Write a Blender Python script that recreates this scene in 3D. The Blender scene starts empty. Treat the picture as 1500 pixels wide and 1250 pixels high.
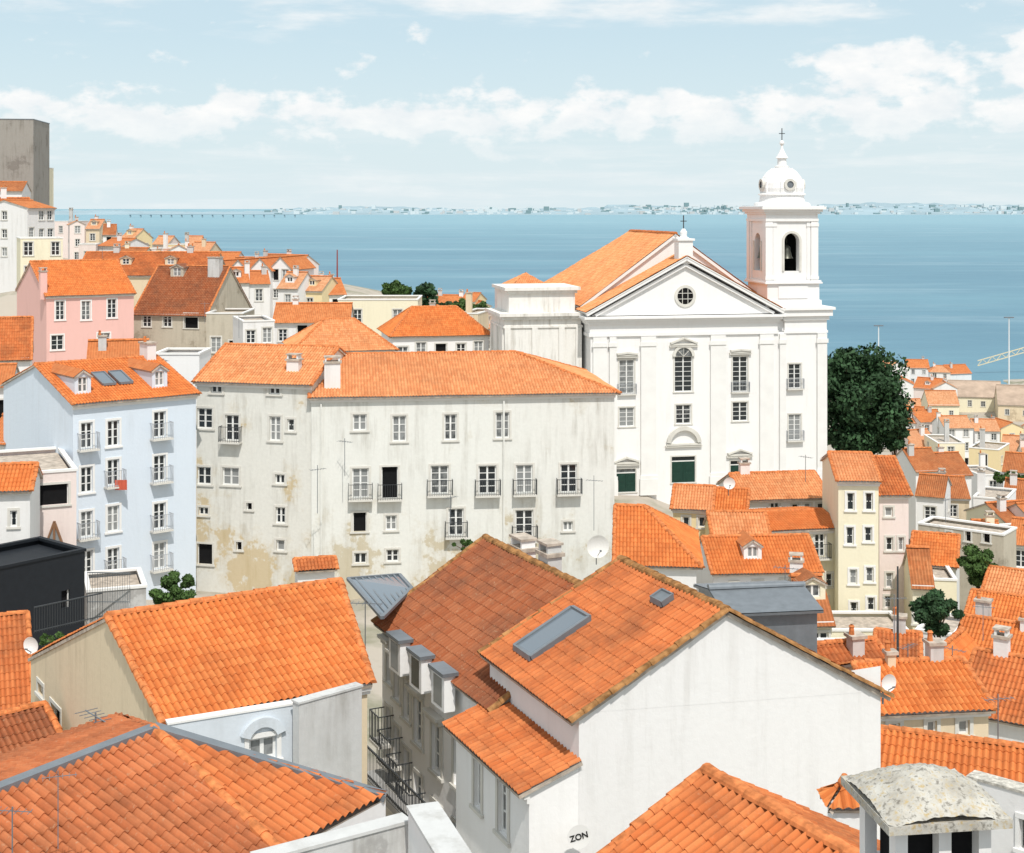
import bpy, math, random
import numpy as np
from mathutils import Vector
random.seed(7); np.random.seed(7)
F=2100.; HZ=305.; CZ=60.
sc=bpy.context.scene; COL=sc.collection
def S(px,py,Y): return Vector(((px-750)*Y/F, Y, CZ-(py-HZ)*Y/F))
# ------------------------------------------------ node helpers
def nd(t,typ,ins=None,**props):
    n=t.nodes.new('ShaderNode'+typ)
    for k,v in props.items(): setattr(n,k,v)
    for k,v in (ins or {}).items():
        if isinstance(v,bpy.types.NodeSocket): t.links.new(v,n.inputs[k])
        else: n.inputs[k].default_value=v
    return n
def mt(t,op,a,b=0.,c=0.,clamp=False):
    return nd(t,'Math',{0:a,1:b,2:c},operation=op,use_clamp=clamp).outputs[0]
def c4(c): return (c[0],c[1],c[2],1.)
def mix(t,f,a,b,mode='MIX'):
    if not isinstance(a,bpy.types.NodeSocket): a=c4(a)
    if not isinstance(b,bpy.types.NodeSocket): b=c4(b)
    return nd(t,'Mix',{0:f,6:a,7:b},data_type='RGBA',blend_type=mode).outputs[2]
def mr(t,v,a,b,c=0.,d=1.,smooth=False):
    return nd(t,'MapRange',{0:v,1:a,2:b,3:c,4:d},interpolation_type='SMOOTHSTEP' if smooth else 'LINEAR').outputs[0]
def noise(t,vec,scale,detail=5.,rough=.55):
    return nd(t,'TexNoise',{'Vector':vec,'Scale':scale,'Detail':detail,'Roughness':rough}).outputs[0]
def newmat(name):
    m=bpy.data.materials.new(name); m.use_nodes=True; t=m.node_tree; t.nodes.clear()
    o=nd(t,'OutputMaterial'); b=nd(t,'BsdfPrincipled'); t.links.new(b.outputs[0],o.inputs[0])
    return m,t,b
def setc(t,b,c,rough=.85,spec=.2,metal=0.):
    if isinstance(c,bpy.types.NodeSocket): t.links.new(c,b.inputs['Base Color'])
    else: b.inputs['Base Color'].default_value=c4(c)
    b.inputs['Roughness'].default_value=rough; b.inputs['Specular IOR Level'].default_value=spec; b.inputs['Metallic'].default_value=metal
def plain(name,c,rough=.6,spec=.3,metal=0.,var=.15,sc_=3.):
    m,t,b=newmat(name); tc=nd(t,'TexCoord').outputs['Object']
    n=noise(t,tc,sc_,4.)
    setc(t,b,mix(t,mr(t,n,.3,.7),tuple(x*(1-var) for x in c),tuple(x*(1+var*.5) for x in c)),rough,spec,metal)
    return m
def plaster(name,c,dirt=.35,patch=None,pamt=0.,pz=6.):
    m,t,b=newmat(name); tc=nd(t,'TexCoord').outputs['Object']
    rnd=nd(t,'ObjectInfo').outputs['Random']
    off=nd(t,'CombineXYZ',{0:mt(t,'MULTIPLY',rnd,37.),1:mt(t,'MULTIPLY',rnd,91.)}).outputs[0]
    v=nd(t,'VectorMath',{0:tc,1:off},operation='ADD').outputs[0]
    vs=nd(t,'VectorMath',{0:v,1:(1.6,1.6,.16)},operation='MULTIPLY').outputs[0]
    n1=noise(t,v,.35,8.,.62); n2=noise(t,vs,1.3,6.,.65); n3=noise(t,v,5.,5.,.6)
    g=tuple(x*.62+.02 for x in c); g=(g[0]*1.0,g[1]*.97,g[2]*.92)
    f=mt(t,'MULTIPLY',mr(t,n2,.48,.74),mr(t,n1,.35,.62)); f=mt(t,'MULTIPLY',f,dirt*1.6,clamp=True)
    col=mix(t,f,c,g)
    col=mix(t,mt(t,'MULTIPLY',mr(t,n3,.35,.7),dirt*.35),col,tuple(x*.8 for x in c))
    if patch:
        z=nd(t,'SeparateXYZ',{0:tc}).outputs[2]
        pf=mt(t,'ADD',n1,mr(t,z,0.,pz,.10,-.06)); pf=mt(t,'ADD',pf,mt(t,'MULTIPLY',mt(t,'SUBTRACT',n3,.5),.14))
        p1=mr(t,pf,.60-.1*pamt,.63-.1*pamt); p0=mr(t,pf,.52-.1*pamt,.64-.1*pamt)
        col=mix(t,mt(t,'MULTIPLY',p0,.3),col,patch)
        col=mix(t,mt(t,'MULTIPLY',p1,.6),col,patch)
    setc(t,b,col,.92,.15)
    bp=nd(t,'Bump',{'Strength':.3,'Distance':.03,'Height':mt(t,'ADD',n3,n1)}); t.links.new(bp.outputs[0],b.inputs['Normal'])
    return m
def tilemat(name,c,old=.3,dark=(.16,.065,.035),lich=.15,bump=True):
    m,t,b=newmat(name); uv=nd(t,'UVMap').outputs[0]; tc=nd(t,'TexCoord').outputs['Object']
    rnd=nd(t,'ObjectInfo').outputs['Random']
    off=nd(t,'CombineXYZ',{0:mt(t,'MULTIPLY',rnd,53.)}).outputs[0]
    v=nd(t,'VectorMath',{0:tc,1:off},operation='ADD').outputs[0]
    s=nd(t,'SeparateXYZ',{0:uv}); u_,v_=s.outputs[0],s.outputs[1]
    cell=nd(t,'CombineXYZ',{0:mt(t,'FLOOR',u_),1:mt(t,'FLOOR',v_)}).outputs[0]
    wn=nd(t,'TexWhiteNoise',{'Vector':cell},noise_dimensions='2D').outputs['Value']
    n1=noise(t,v,.35,8.,.68); n2=noise(t,v,2.6,6.,.65); n3=noise(t,v,11.,3.,.6)
    hi=(min(1,c[0]*1.08),c[1]*1.38,c[2]*1.7); lo=(c[0]*.74,c[1]*.64,c[2]*.62)
    col=mix(t,wn,lo,hi); col=mix(t,.4,col,c)
    col=mix(t,mt(t,'MULTIPLY',rnd,.5),col,(c[0]*.84,c[1]*.85,c[2]*1.0))
    f=mt(t,'MULTIPLY',mr(t,mt(t,'ADD',mt(t,'MULTIPLY',n1,.75),mt(t,'MULTIPLY',n2,.3)),.47,.70),old,clamp=True)
    col=mix(t,f,col,dark)
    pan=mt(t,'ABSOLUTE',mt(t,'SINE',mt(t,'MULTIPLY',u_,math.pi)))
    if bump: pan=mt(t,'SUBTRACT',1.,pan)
    # shade in the pans and at tile ends, painted into the tile colour
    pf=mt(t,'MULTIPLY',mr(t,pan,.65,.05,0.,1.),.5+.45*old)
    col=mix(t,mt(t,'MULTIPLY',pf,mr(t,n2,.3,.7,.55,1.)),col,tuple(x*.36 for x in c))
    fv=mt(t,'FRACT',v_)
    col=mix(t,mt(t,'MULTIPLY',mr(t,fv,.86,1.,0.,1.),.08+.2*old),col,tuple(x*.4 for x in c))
    col=mix(t,mt(t,'MULTIPLY',mr(t,n3,.6,.75),lich),col,(.5,.42,.28))
    setc(t,b,col,.85,.15)
    if bump:
        h=mt(t,'ADD',pan,mt(t,'MULTIPLY',mt(t,'SUBTRACT',1.,fv),.2))
        bp=nd(t,'Bump',{'Strength':.8,'Distance':.06,'Height':h}); t.links.new(bp.outputs[0],b.inputs['Normal'])
    else:
        bp=nd(t,'Bump',{'Strength':.3,'Distance':.01,'Height':n3}); t.links.new(bp.outputs[0],b.inputs['Normal'])
    return m
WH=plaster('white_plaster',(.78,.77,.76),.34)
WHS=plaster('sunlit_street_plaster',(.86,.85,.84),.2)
WH2=plaster('bright_lime_plaster',(.83,.82,.81),.14)
OLDW=plaster('weathered_white_plaster',(.75,.75,.71),.75,(.50,.42,.27),-.12,7.)
OLDW2=plaster('peeling_white_plaster',(.72,.71,.66),1.,(.54,.41,.21),.28,9.)
BLUE=plaster('pale_blue_plaster',(.66,.73,.81),.15)
PINK=plaster('pink_plaster',(.80,.49,.44),.2)
PPNK=plaster('pale_pink_plaster',(.80,.69,.65),.25)
YEL=plaster('yellow_plaster',(.80,.66,.40),.2)
CRM=plaster('cream_plaster',(.82,.76,.58),.2)
BEI=plaster('beige_plaster',(.72,.60,.43),.55,(.45,.36,.25),.0)
STN=plaster('old_stone_wall',(.52,.47,.38),.8,(.3,.26,.2),.3)
GRY=plaster('grey_render',(.58,.58,.57),.9,(.32,.31,.30),.2)
CONC=plaster('raw_concrete',(.34,.32,.29),.9,(.20,.18,.16),.5)
BGW=plaster('blue_grey_plaster',(.62,.67,.72),.3)
ORG=(.73,.235,.075)
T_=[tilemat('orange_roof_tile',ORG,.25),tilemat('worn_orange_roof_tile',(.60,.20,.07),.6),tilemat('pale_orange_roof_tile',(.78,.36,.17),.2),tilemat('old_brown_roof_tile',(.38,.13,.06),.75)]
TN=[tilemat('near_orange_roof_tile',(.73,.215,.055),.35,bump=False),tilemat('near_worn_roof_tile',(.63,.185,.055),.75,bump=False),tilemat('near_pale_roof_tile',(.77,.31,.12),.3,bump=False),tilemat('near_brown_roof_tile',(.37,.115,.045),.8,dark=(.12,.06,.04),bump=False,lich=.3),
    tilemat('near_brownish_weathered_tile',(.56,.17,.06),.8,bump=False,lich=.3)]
T_.append(T_[1])
WARE=plain('faded_brown_sheet_roof',(.46,.35,.27),.9,.1,var=.25,sc_=.4)
CAPM=plain('mortar',(.50,.43,.36),.9,.1,var=.4)
CAPO=plain('ridge_tile',(.62,.21,.075),.9,.1,var=.45,sc_=5.)
CAPD=plain('mossy_ridge_tile',(.36,.18,.07),.9,.1,var=.6,sc_=4.)
FRAME=plain('white_window_paint',(.80,.80,.78),.5)
STONE=plain('limestone_trim',(.66,.64,.59),.8,.2,var=.12,sc_=1.)
TRIMW=plain('white_trim',(.80,.79,.77),.8,.2,var=.05,sc_=1.)
SHUT=plain('green_door_paint',(.012,.045,.032),.5)
IRON=plain('dark_iron',(.05,.055,.06),.5,.4)
DARK=plain('dark_interior',(.012,.012,.013),.9,.1)
METG=plain('grey_metal',(.20,.22,.24),.45,.5,.3)
BLK=plain('black_cladding',(.014,.017,.022),.6,.3)
CHM=plain('rough_concrete',(.56,.53,.47),.95,.1,var=.5,sc_=9.)
RED=plain('dark_red_paint',(.28,.06,.05),.6); YLW=plain('pale_yellow_crane_paint',(.72,.62,.42),.6)
BARW=plain('pale_railing_paint',(.40,.42,.45),.5)
def glassm():
    m,t,b=newmat('window_glass'); r=nd(t,'ObjectInfo').outputs['Random']; tc=nd(t,'TexCoord').outputs['Object']
    n=noise(t,tc,2.,3.)
    c=mix(t,mr(t,mt(t,'ADD',r,mt(t,'MULTIPLY',n,.5)),.75,.95),(.02,.026,.03),(.26,.27,.27))
    setc(t,b,c,.12,.6); return m
GLASS=glassm()
m_,t,b=newmat('skylight_glass'); setc(t,b,(.14,.17,.20),.08,.9); SKYG=m_
# ------------------------------------------------ mesh builder
class MB:
    def __init__(s): s.v=[];s.f=[];s.m=[];s.uv=[]
    def poly(s,pts,m=0):
        i=len(s.v); s.v+= [tuple(p) for p in pts]; s.uv+=[(0,0)]*len(pts); s.f.append(tuple(range(i,i+len(pts)))); s.m.append(m)
    def box(s,x0,x1,y0,y1,z0,z1,m=0):
        i=len(s.v); s.v+=[(x0,y0,z0),(x1,y0,z0),(x1,y1,z0),(x0,y1,z0),(x0,y0,z1),(x1,y0,z1),(x1,y1,z1),(x0,y1,z1)]; s.uv+=[(0,0)]*8
        for q in ((0,3,2,1),(4,5,6,7),(0,1,5,4),(1,2,6,5),(2,3,7,6),(3,0,4,7)): s.f.append(tuple(i+k for k in q)); s.m.append(m)
    def beam(s,P,Q,w,h,m=0,up=Vector((0,0,1))):
        P=Vector(P);Q=Vector(Q);d=(Q-P).normalized(); a=d.cross(up)
        if a.length<.01: a=Vector((1,0,0))
        a.normalize(); b=a.cross(d); i=len(s.v)
        for X in (P,Q):
            for x,y in ((-1,-1),(1,-1),(1,1),(-1,1)): s.v.append(tuple(X+a*(x*w/2)+b*(y*h/2)))
        s.uv+=[(0,0)]*8
        for q in ((3,2,1,0),(4,5,6,7),(0,1,5,4),(1,2,6,5),(2,3,7,6),(3,0,4,7)): s.f.append(tuple(i+k for k in q)); s.m.append(m)
    def lathe(s,prof,cx=0,cy=0,n=20,m=0,rot=0.):
        i=len(s.v)
        for r,z in prof:
            for k in range(n):
                a=2*math.pi*k/n+rot; s.v.append((cx+r*math.cos(a),cy+r*math.sin(a),z))
        s.uv+=[(0,0)]*(len(prof)*n)
        for j in range(len(prof)-1):
            for k in range(n):
                k2=(k+1)%n; s.f.append((i+j*n+k,i+j*n+k2,i+(j+1)*n+k2,i+(j+1)*n+k)); s.m.append(m)
    def disc(s,uc,v,zc,r,m=0,n=24):
        s.poly([(uc+r*math.cos(2*math.pi*k/n),v,zc+r*math.sin(2*math.pi*k/n)) for k in range(n)],m)
    def ring(s,uc,v0,v1,zc,r0,r1,m=0,n=28,a0=0.,a1=2*math.pi):
        for k in range(n):
            a=a0+(a1-a0)*k/n; b=a0+(a1-a0)*(k+1)/n
            P=lambda r,t,v:(uc+r*math.cos(t),v,zc+r*math.sin(t))
            s.poly([P(r0,a,v0),P(r1,a,v0),P(r1,b,v0),P(r0,b,v0)],m)
            s.poly([P(r1,a,v0),P(r1,a,v1),P(r1,b,v1),P(r1,b,v0)],m)
            s.poly([P(r0,a,v1),P(r0,a,v0),P(r0,b,v0),P(r0,b,v1)],m)
    def cap(s,P,Q,r=.13,seg=.42,m=0):
        P=Vector(P);Q=Vector(Q);L=(Q-P).length
        if L<.05: return
        n=max(1,round(L/seg)); d=(Q-P)/L; a=d.cross(Vector((0,0,1))).normalized(); b=a.cross(d)
        for k in range(n):
            j=Vector((0,0,random.uniform(-.012,.012)))+a*random.uniform(-.012,.012)
            A=P+d*(L*k/n)+j;B=P+d*(L*(k+1)/n+.03)+j; i=len(s.v)
            for X,rr in ((A,r*1.18),(B,r*.95)):
                for q in range(7):
                    t=math.pi*q/6; s.v.append(tuple(X+a*(rr*math.cos(t))+b*(rr*math.sin(t)*.9)))
            s.uv+=[(0,0)]*14
            for q in range(6): s.f.append((i+q,i+q+1,i+8+q,i+7+q)); s.m.append(m)
            s.f.append(tuple(i+q for q in range(7))); s.m.append(m)
    def slope(s,P0,P1,P2,P3,near=0,m=0,tw=.195,tl=.37,slab=1,th=.13):
        P0,P1,P2,P3=[Vector(p) for p in (P0,P1,P2,P3)]
        U=(P1-P0).normalized(); V=(P3-P0)-U*(P3-P0).dot(U); H=V.length; V.normalize(); N=U.cross(V)
        if N.z<0: N=-N
        W=(P1-P0).length; xl=(P3-P0).dot(U); xr=(P2-P0).dot(U)
        if slab>=0:
            q=[p+N*(-.03) for p in (P0,P1,P2,P3)]; r=[p+N*(-th) for p in (P0,P1,P2,P3)]
            for k in range(4): s.poly([q[k],r[k],r[(k+1)%4],q[(k+1)%4]],slab)
            s.poly(r,slab)
        i0=len(s.v)
        if not near:
            for p in (P0,P1,P2,P3): s.v.append(tuple(p)); s.uv.append(((p-P0).dot(U)/tw,(p-P0).dot(V)/tl))
            s.f.append((i0,i0+1,i0+2,i0+3)); s.m.append(m); return
        ns=near; um,uM=min(0,xl),max(W,xr); us=np.arange(math.floor(um/tw)*tw,uM+tw,tw/ns)
        R=max(1,int(math.ceil(H/tl))); rj=np.random.uniform(-1,1,(R+2,int((uM-um)/tw)+8))
        vs=[];hs=[];rid=[]
        for r in range(R):
            vs+=[r*tl,min((r+1)*tl,H)]; hs+=[.021,0.]; rid+=[r,r]
        vs=np.array(vs);hs=np.array(hs);rid=np.array(rid)
        UU,VV=np.meshgrid(us,vs); lo=xl*VV/H; hi=W+(xr-W)*VV/H
        C=np.clip(UU,lo,hi)
        ci=np.clip(np.floor((C-um)/tw+.5).astype(int),0,rj.shape[1]-1)
        J=rj[rid[:,None],ci]*.006
        prof=(.5+.5*np.cos(2*np.pi*C/tw)); prof=prof**.8
        Hh=prof*.078+hs[:,None]+J+.016*np.sin(C*.9+VV*.6)
        VJ=VV+np.where(hs[:,None]>0,rj[rid[:,None],ci]*.012*(VV>0),0)
        p0,u,v,n=[np.array(x) for x in (P0,U,V,N)]
        P=p0+C[...,None]*u+VJ[...,None]*v+Hh[...,None]*n
        nr,nc=C.shape; idx=np.arange(nr*nc).reshape(nr,nc)+i0
        Fc=np.stack([idx[:-1,:-1],idx[:-1,1:],idx[1:,1:],idx[1:,:-1]],-1).reshape(-1,4)
        wd=((C[:-1,1:]-C[:-1,:-1])+(C[1:,1:]-C[1:,:-1])).reshape(-1)
        Fc=Fc[wd>1e-4]
        s.v+=list(map(tuple,P.reshape(-1,3).tolist()))
        s.uv+=list(map(tuple,np.stack([C/tw+.5,np.broadcast_to(rid[:,None]+np.where(hs[:,None]>0,.02,.97),C.shape)],-1).reshape(-1,2).tolist()))
        s.f+=list(map(tuple,Fc.tolist())); s.m+=[m]*len(Fc)
    def mesh(s,name,mats,smooth=False):
        me=bpy.data.meshes.new(name); me.from_pydata(s.v,[],s.f)
        for x in mats: me.materials.append(x)
        me.polygons.foreach_set('material_index',np.array(s.m,dtype=np.int32))
        li=np.empty(len(me.loops),dtype=np.int32); me.loops.foreach_get('vertex_index',li)
        l=me.uv_layers.new(name='UVMap'); l.data.foreach_set('uv',np.array(s.uv,dtype=np.float32)[li].ravel())
        if smooth: me.polygons.foreach_set('use_smooth',np.ones(len(me.polygons),dtype=bool))
        me.update(); return me
    def obj(s,name,mats,parent=None,loc=(0,0,0),rz=0.,smooth=False,**kw):
        return link(name,s.mesh(name,mats,smooth),parent,loc,rz,**kw)
def link(name,me,parent=None,loc=(0,0,0),rz=0.,**kw):
    o=bpy.data.objects.new(name,me); COL.objects.link(o); o.location=loc; o.rotation_euler=(0,0,rz)
    if parent: o.parent=parent
    for k,v in kw.items(): o[k]=v
    return o
def thing(name,label,cat,loc,rz=0.,group=None):
    e=bpy.data.objects.new(name,None); COL.objects.link(e); e.location=loc; e.rotation_euler=(0,0,rz); e.empty_display_size=.3
    e['label']=label; e['category']=cat
    if group: e['group']=group
    return e
GP=[]  # ground control points
# ------------------------------------------------ windows
WC={}
def wmesh(w,h,kind,tr):
    w=round(w,1) if w>.5 else max(.3,round(w,2)); h=round(h,1) if h>.5 else max(.3,round(h,2))
    key=(w,h,kind,tr.name if tr else 0)
    if key in WC: return WC[key]
    b=MB(); x=w/2
    if tr:
        s=.13
        b.box(-x-s,-x-.003,-.035,-.003,0,h,2); b.box(x+.003,x+s,-.035,-.003,0,h,2)
        b.box(-x-s,x+s,-.04,-.003,h+.003,h+s,2); b.box(-x-s-.05,x+s+.05,-.09,-.003,-.1,-.003,2)
    if kind=='o':
        b.poly([(-x,.2,0),(x,.2,0),(x,.2,h),(-x,.2,h)],3); b.box(-x+.004,-x+.05,.1,.16,0,h); b.box(x-.05,x-.004,.1,.16,0,h)
    elif kind=='g':
        b.box(-x+.004,-.01,.1,.17,0.004,h*.8,3); b.box(.01,x-.004,.1,.17,0.004,h*.8,3)
        for q in (-1,1):
            for zz in (.08,.45): b.box(q*x*.5-x*.3,q*x*.5+x*.3,.075,.098,h*zz,h*(zz+.28),3)
        b.poly([(-x,.16,h*.8),(x,.16,h*.8),(x,.16,h),(-x,.16,h)],1); b.box(-x,x,.1,.15,h*.8,h*.84)
    else:
        f=.08; b.box(-x+.004,-x+f,.1,.17,0,h);b.box(x-f,x-.004,.1,.17,0,h);b.box(-x+f,x-f,.1,.17,h-f,h-.004);b.box(-x+f,x-f,.1,.17,.004,f)
        if w>.55: b.box(-.055,.055,.095,.165,f,h-f)
        nr=max(1,round(h/.5))
        for k in range(1,nr): z=f+(h-2*f)*k/nr; b.box(-x+f,-.055,.115,.15,z-.022,z+.022); b.box(.055,x-f,.115,.15,z-.022,z+.022)
        b.poly([(-x+f,.14,f),(x-f,.14,f),(x-f,.14,h-f),(-x+f,.14,h-f)],1)
    me=b.mesh('window_mesh',[FRAME,GLASS,tr or STONE,SHUT if kind=='g' else DARK]); WC[key]=me; return me
BC={}
def bmesh_(w,d=.55,im=None):
    im=im or IRON; w=round(w,1)
    if (w,d,im.name) in BC: return BC[(w,d,im.name)]
    b=MB(); x=w/2; b.box(-x,x,-d,-.003,-.12,-.02,1); H=.95
    b.box(-x,x,-d+.01,-d+.04,H-.03,H); b.box(-x,x,-d+.01,-d+.04,.05,.08)
    for q in (-1,1): b.box(min(q*x,q*(x-.03)),max(q*x,q*(x-.03)),-d+.045,-.003,H-.03,H)
    n=int(w/.14)
    for k in range(n+1): xx=-x+.012+(w-.024)*k/n; b.box(xx-.008,xx+.008,-d+.012,-d+.036,-.02,H-.03)
    for k in range(1,5):
        yy=-d+d*k/5
        for q in (-1,1): b.box(q*(x-.015)-.008,q*(x-.015)+.008,yy-.008,yy+.008,-.02,H-.03)
    me=b.mesh('balcony_mesh',[im,STONE]); BC[(w,d,im.name)]=me; return me
def panel(b,O,D,W,z0,z1,ops,m=0,rev=.24):
    O=Vector(O); D=Vector((D[0],D[1],0)); I=Vector((-D.y,D.x,0)); Z=Vector((0,0,1))
    ops=[(max(.05,a),min(W-.05,c),max(z0+.02,e),min(z1-.02,g)) for a,c,e,g in ops]
    ops=[o for o in ops if o[1]-o[0]>.1 and o[3]-o[2]>.1]
    P=lambda s,z,t=0.:O+D*s+I*t+Z*z
    r3=lambda x:round(x,3)
    ops=[tuple(map(r3,o)) for o in ops]
    xs=sorted({0.,r3(W)}|{o[0] for o in ops}|{o[1] for o in ops}); zs=sorted({r3(z0),r3(z1)}|{o[2] for o in ops}|{o[3] for o in ops})
    for i in range(len(xs)-1):
        for j in range(len(zs)-1):
            cx=(xs[i]+xs[i+1])/2; cz=(zs[j]+zs[j+1])/2
            if any(o[0]<cx<o[1] and o[2]<cz<o[3] for o in ops): continue
            b.poly([P(xs[i],zs[j]),P(xs[i+1],zs[j]),P(xs[i+1],zs[j+1]),P(xs[i],zs[j+1])],m)
    for a,c,e,g in ops:
        for q in (((a,e),(c,e)),((c,e),(c,g)),((c,g),(a,g)),((a,g),(a,e))):
            b.poly([P(*q[0]),P(*q[1]),P(*q[1],rev),P(*q[0],rev)],m)
    return ops
def panelwins(par,O,D,ops,kinds,tr,im=None):
    rz=math.atan2(D[1],D[0])
    for o,k in zip(ops,kinds):
        w=o[1]-o[0]; h=o[3]-o[2]; sc_=(o[0]+o[1])/2
        L=(O[0]+D[0]*sc_,O[1]+D[1]*sc_,o[2])
        kk='w' if k in 'wbh' else k
        if k=='B': kk='o'
        n='door' if k=='g' else 'window'
        ob=link(n,wmesh(w,h,kk,tr),par,L,rz)
        mw=ob.data; dx=max(v.co.x for v in mw.vertices if v.co.y>.05)
        ob.scale=(w/2/dx,1,h/max(v.co.z for v in mw.vertices if v.co.y>.05))
        if k in 'bB': link('balcony',bmesh_(w+.5,.55,im),par,L,rz)
        if k=='h':
            hb_=MB(); x=w/2+.2; hb_.box(-x,x,-.28,-.004,h+.3,h+.4); hb_.box(-x+.08,x-.08,-.18,-.004,h+.14,h+.297); hb_.obj('window_hood',[STONE],par,L,rz)
def pixops(A,th,O,D,wins):
    """window positions and sizes in image pixels -> metres on a wall panel"""
    c,s=math.cos(th),math.sin(th)
    wx=A[0]+c*O[0]-s*O[1]; wy=A[1]+s*O[0]+c*O[1]; dx=c*D[0]-s*D[1]; dy=s*D[0]+c*D[1]
    ops=[];ks=[]
    for w in wins:
        k=(w[0]-750)/F; t=(k*wy-wx)/(dx-k*dy); Y=wy+dy*t; z=CZ-(w[1]-HZ)*Y/F-A[2]
        k2=(w[0]+w[2]/2-750)/F; t2=(k2*wy-wx)/(dx-k2*dy); hw=abs(t2-t); hh=w[3]*Y/F/2
        ops.append((t-hw,t+hw,z-hh,z+hh)); ks.append(w[4] if len(w)>4 else 'w')
    return ops,ks
def house(name,label,A,B,dep,h,roof='g',rh=2.,wall=WH,tile=0,wins=(),nwin=None,hl=0,hr=0,hb=0.,h2=0.,ridge=.5,near=0,over=.35,so=.12,
          tr=STONE,cat='house',group=None,chim=(),dorm=(),wl=(),wr=(),cornice=True,capm=None,roofm=None,im=None,pots=True):
    P=S(*A); YB=B[1]; Bx=(B[0]-750)*YB/F
    th=math.atan2(YB-P.y,Bx-P.x); W=math.hypot(Bx-P.x,YB-P.y); base=P.z-h
    e=thing(name,label,cat,(P.x,P.y,base),th,group); AA=(P.x,P.y,base)
    c_,s_=math.cos(th),math.sin(th)
    for uu in (0,W):
        for vv in (0,dep): GP.append((P.x+c_*uu-s_*vv,P.y+s_*uu+c_*vv,base))
    mb=MB(); z0=-3.
    if nwin:
        nx,nz=nwin; ops=[];ks=[]
        fh=h/nz if nz else 3
        for i in range(nx):
            for j in range(nz):
                if random.random()<.12: continue
                u=W*(i+.5)/nx+random.uniform(-.1,.1); z=fh*j+fh*.3; ww=random.choice((.9,1.,1.1)); hh=random.choice((1.3,1.5,1.7))
                hh=min(hh,fh*.6); ops.append((u-ww/2,u+ww/2,z,z+hh)); ks.append(random.choice('wwwwo'))
    else: ops,ks=pixops(AA,th,(0,0),(1,0),wins)
    wt={'l':[(0,dep),(0,-1),dep,h,wl],'r':[(W,0),(0,1),dep,h,wr],'b':[(W,dep),(-1,0),W,h,()]}
    fo=panel(mb,(0,0,0),(1,0),W,z0,h,ops); panelwins(e,(0,0),(1,0),fo,ks,tr,im)
    hbk=h+hb
    for key,(O,D,L,hh,ww) in wt.items():
        if key=='b': hh=hbk if roof=='g' else (h+rh if roof=='s' else h)
        if hb<0 and roof=='g' and key in 'lr': hh=hbk
        if key=='r' and roof=='v': hh=h+h2
        if roof=='v' and h2<0 and key=='b': hh=h+h2
        o2,k2=pixops(AA,th,O,D,ww) if ww else ([],[])
        if nwin and not ww and W<14 and dep>6 and key in 'lr':
            for j in range(nwin[1]):
                if random.random()<.75: z=h/nwin[1]*(j+.32); q=dep*random.choice((.3,.5,.7)); o2.append((q-.45,q+.45,z,z+1.2)); k2.append('w')
        o2=panel(mb,(O[0],O[1],0),D,L,z0,hh,o2)
        if o2: panelwins(e,O,D,o2,k2,tr)
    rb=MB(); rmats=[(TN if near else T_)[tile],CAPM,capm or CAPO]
    if roofm and roof!='f': rmats=[roofm,roofm,roofm]
    rv=dep*ridge; zr=h+rh; zf=rh/rv if rv else 0; cr=.13 if near else .15; sg=.42 if near else 50.
    if roof=='g':
        if hb<0:
            for x,flip in ((0,0),(W,1)):
                pts=[(x,0,hbk),(x,dep,hbk),(x,rv,zr-.05),(x,0,h)]; mb.poly(pts if flip else pts[::-1])
        else:
            if hl==0: mb.poly([(0,dep,h),(0,0,h),(0,rv,zr-.05)])
            if hr==0: mb.poly([(W,0,h),(W,dep,h),(W,rv,zr-.05)])
        oL=so if hl<=0 else over; oR=so if hr<=0 else over
        zb=(zr-hbk)/(dep-rv); ef=h-over*zf; eb=hbk-over*zb
        RL=(-oL if hl==0 else hl,rv,zr); RR=(W+oR if hr==0 else W-hr,rv,zr)
        a,b_,c,d=(-oL,-over,ef),(W+oR,-over,ef),(W+oR,dep+over,eb),(-oL,dep+over,eb)
        rb.slope(a,b_,RR,RL,near); rb.slope(c,d,RL,RR,near if near else 0)
        if hl>0: rb.slope(d,a,RL,RL,near); rb.cap(a,RL,cr,sg,2); rb.cap(d,RL,cr,sg,2)
        if hr>0: rb.slope(b_,c,RR,RR,near); rb.cap(b_,RR,cr,sg,2); rb.cap(c,RR,cr,sg,2)
        rb.cap(RL,RR,cr,sg,2)
        if near:
            if hl<=0: rb.cap(a,RL,.11,sg,2)
            if hr<=0: rb.cap(b_,RR,.11,sg,2)
    elif roof=='v':
        r=W*ridge; hR=h+h2; sl=rh/r; sr=(zr-hR)/(W-r)
        if h2: mb.poly([(0,-.004,h),(W,-.004,hR),(r,-.004,zr-.05)]); mb.poly([(W,dep,hR),(0,dep,hR),(0,dep,h),(r,dep,zr-.05)])
        else: mb.poly([(0,0,h),(W,0,h),(r,0,zr-.05)]); mb.poly([(W,dep,h),(0,dep,h),(r,dep,zr-.05)])
        el=h-over*sl; er=hR-over*sr
        rb.slope((-over,dep+so,el),(-over,-so,el),(r,-so,zr),(r,dep+so,zr),near)
        rb.slope((W+over,-so,er),(W+over,dep+so,er),(r,dep+so,zr),(r,-so,zr),near)
        rb.cap((r,-so,zr),(r,dep+so,zr),cr,sg,2)
        if near: rb.cap((-over,-so,el),(r,-so,zr),.1,sg,2); rb.cap((W+over,-so,er),(r,-so,zr),.1,sg,2); rb.cap((-over,dep+so,el),(r,dep+so,zr),.1,sg,2)
    elif roof=='s':
        for x,fl in ((0,0),(W,1)):
            pts=[(x,0,h),(x,dep,h),(x,dep,h+rh)]; mb.poly(pts if fl else pts[::-1])
        sl=rh/dep; rb.slope((-so,-over,h-over*sl),(W+so,-over,h-over*sl),(W+so,dep+.02,h+rh),(-so,dep+.02,h+rh),near)
    else:
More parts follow.
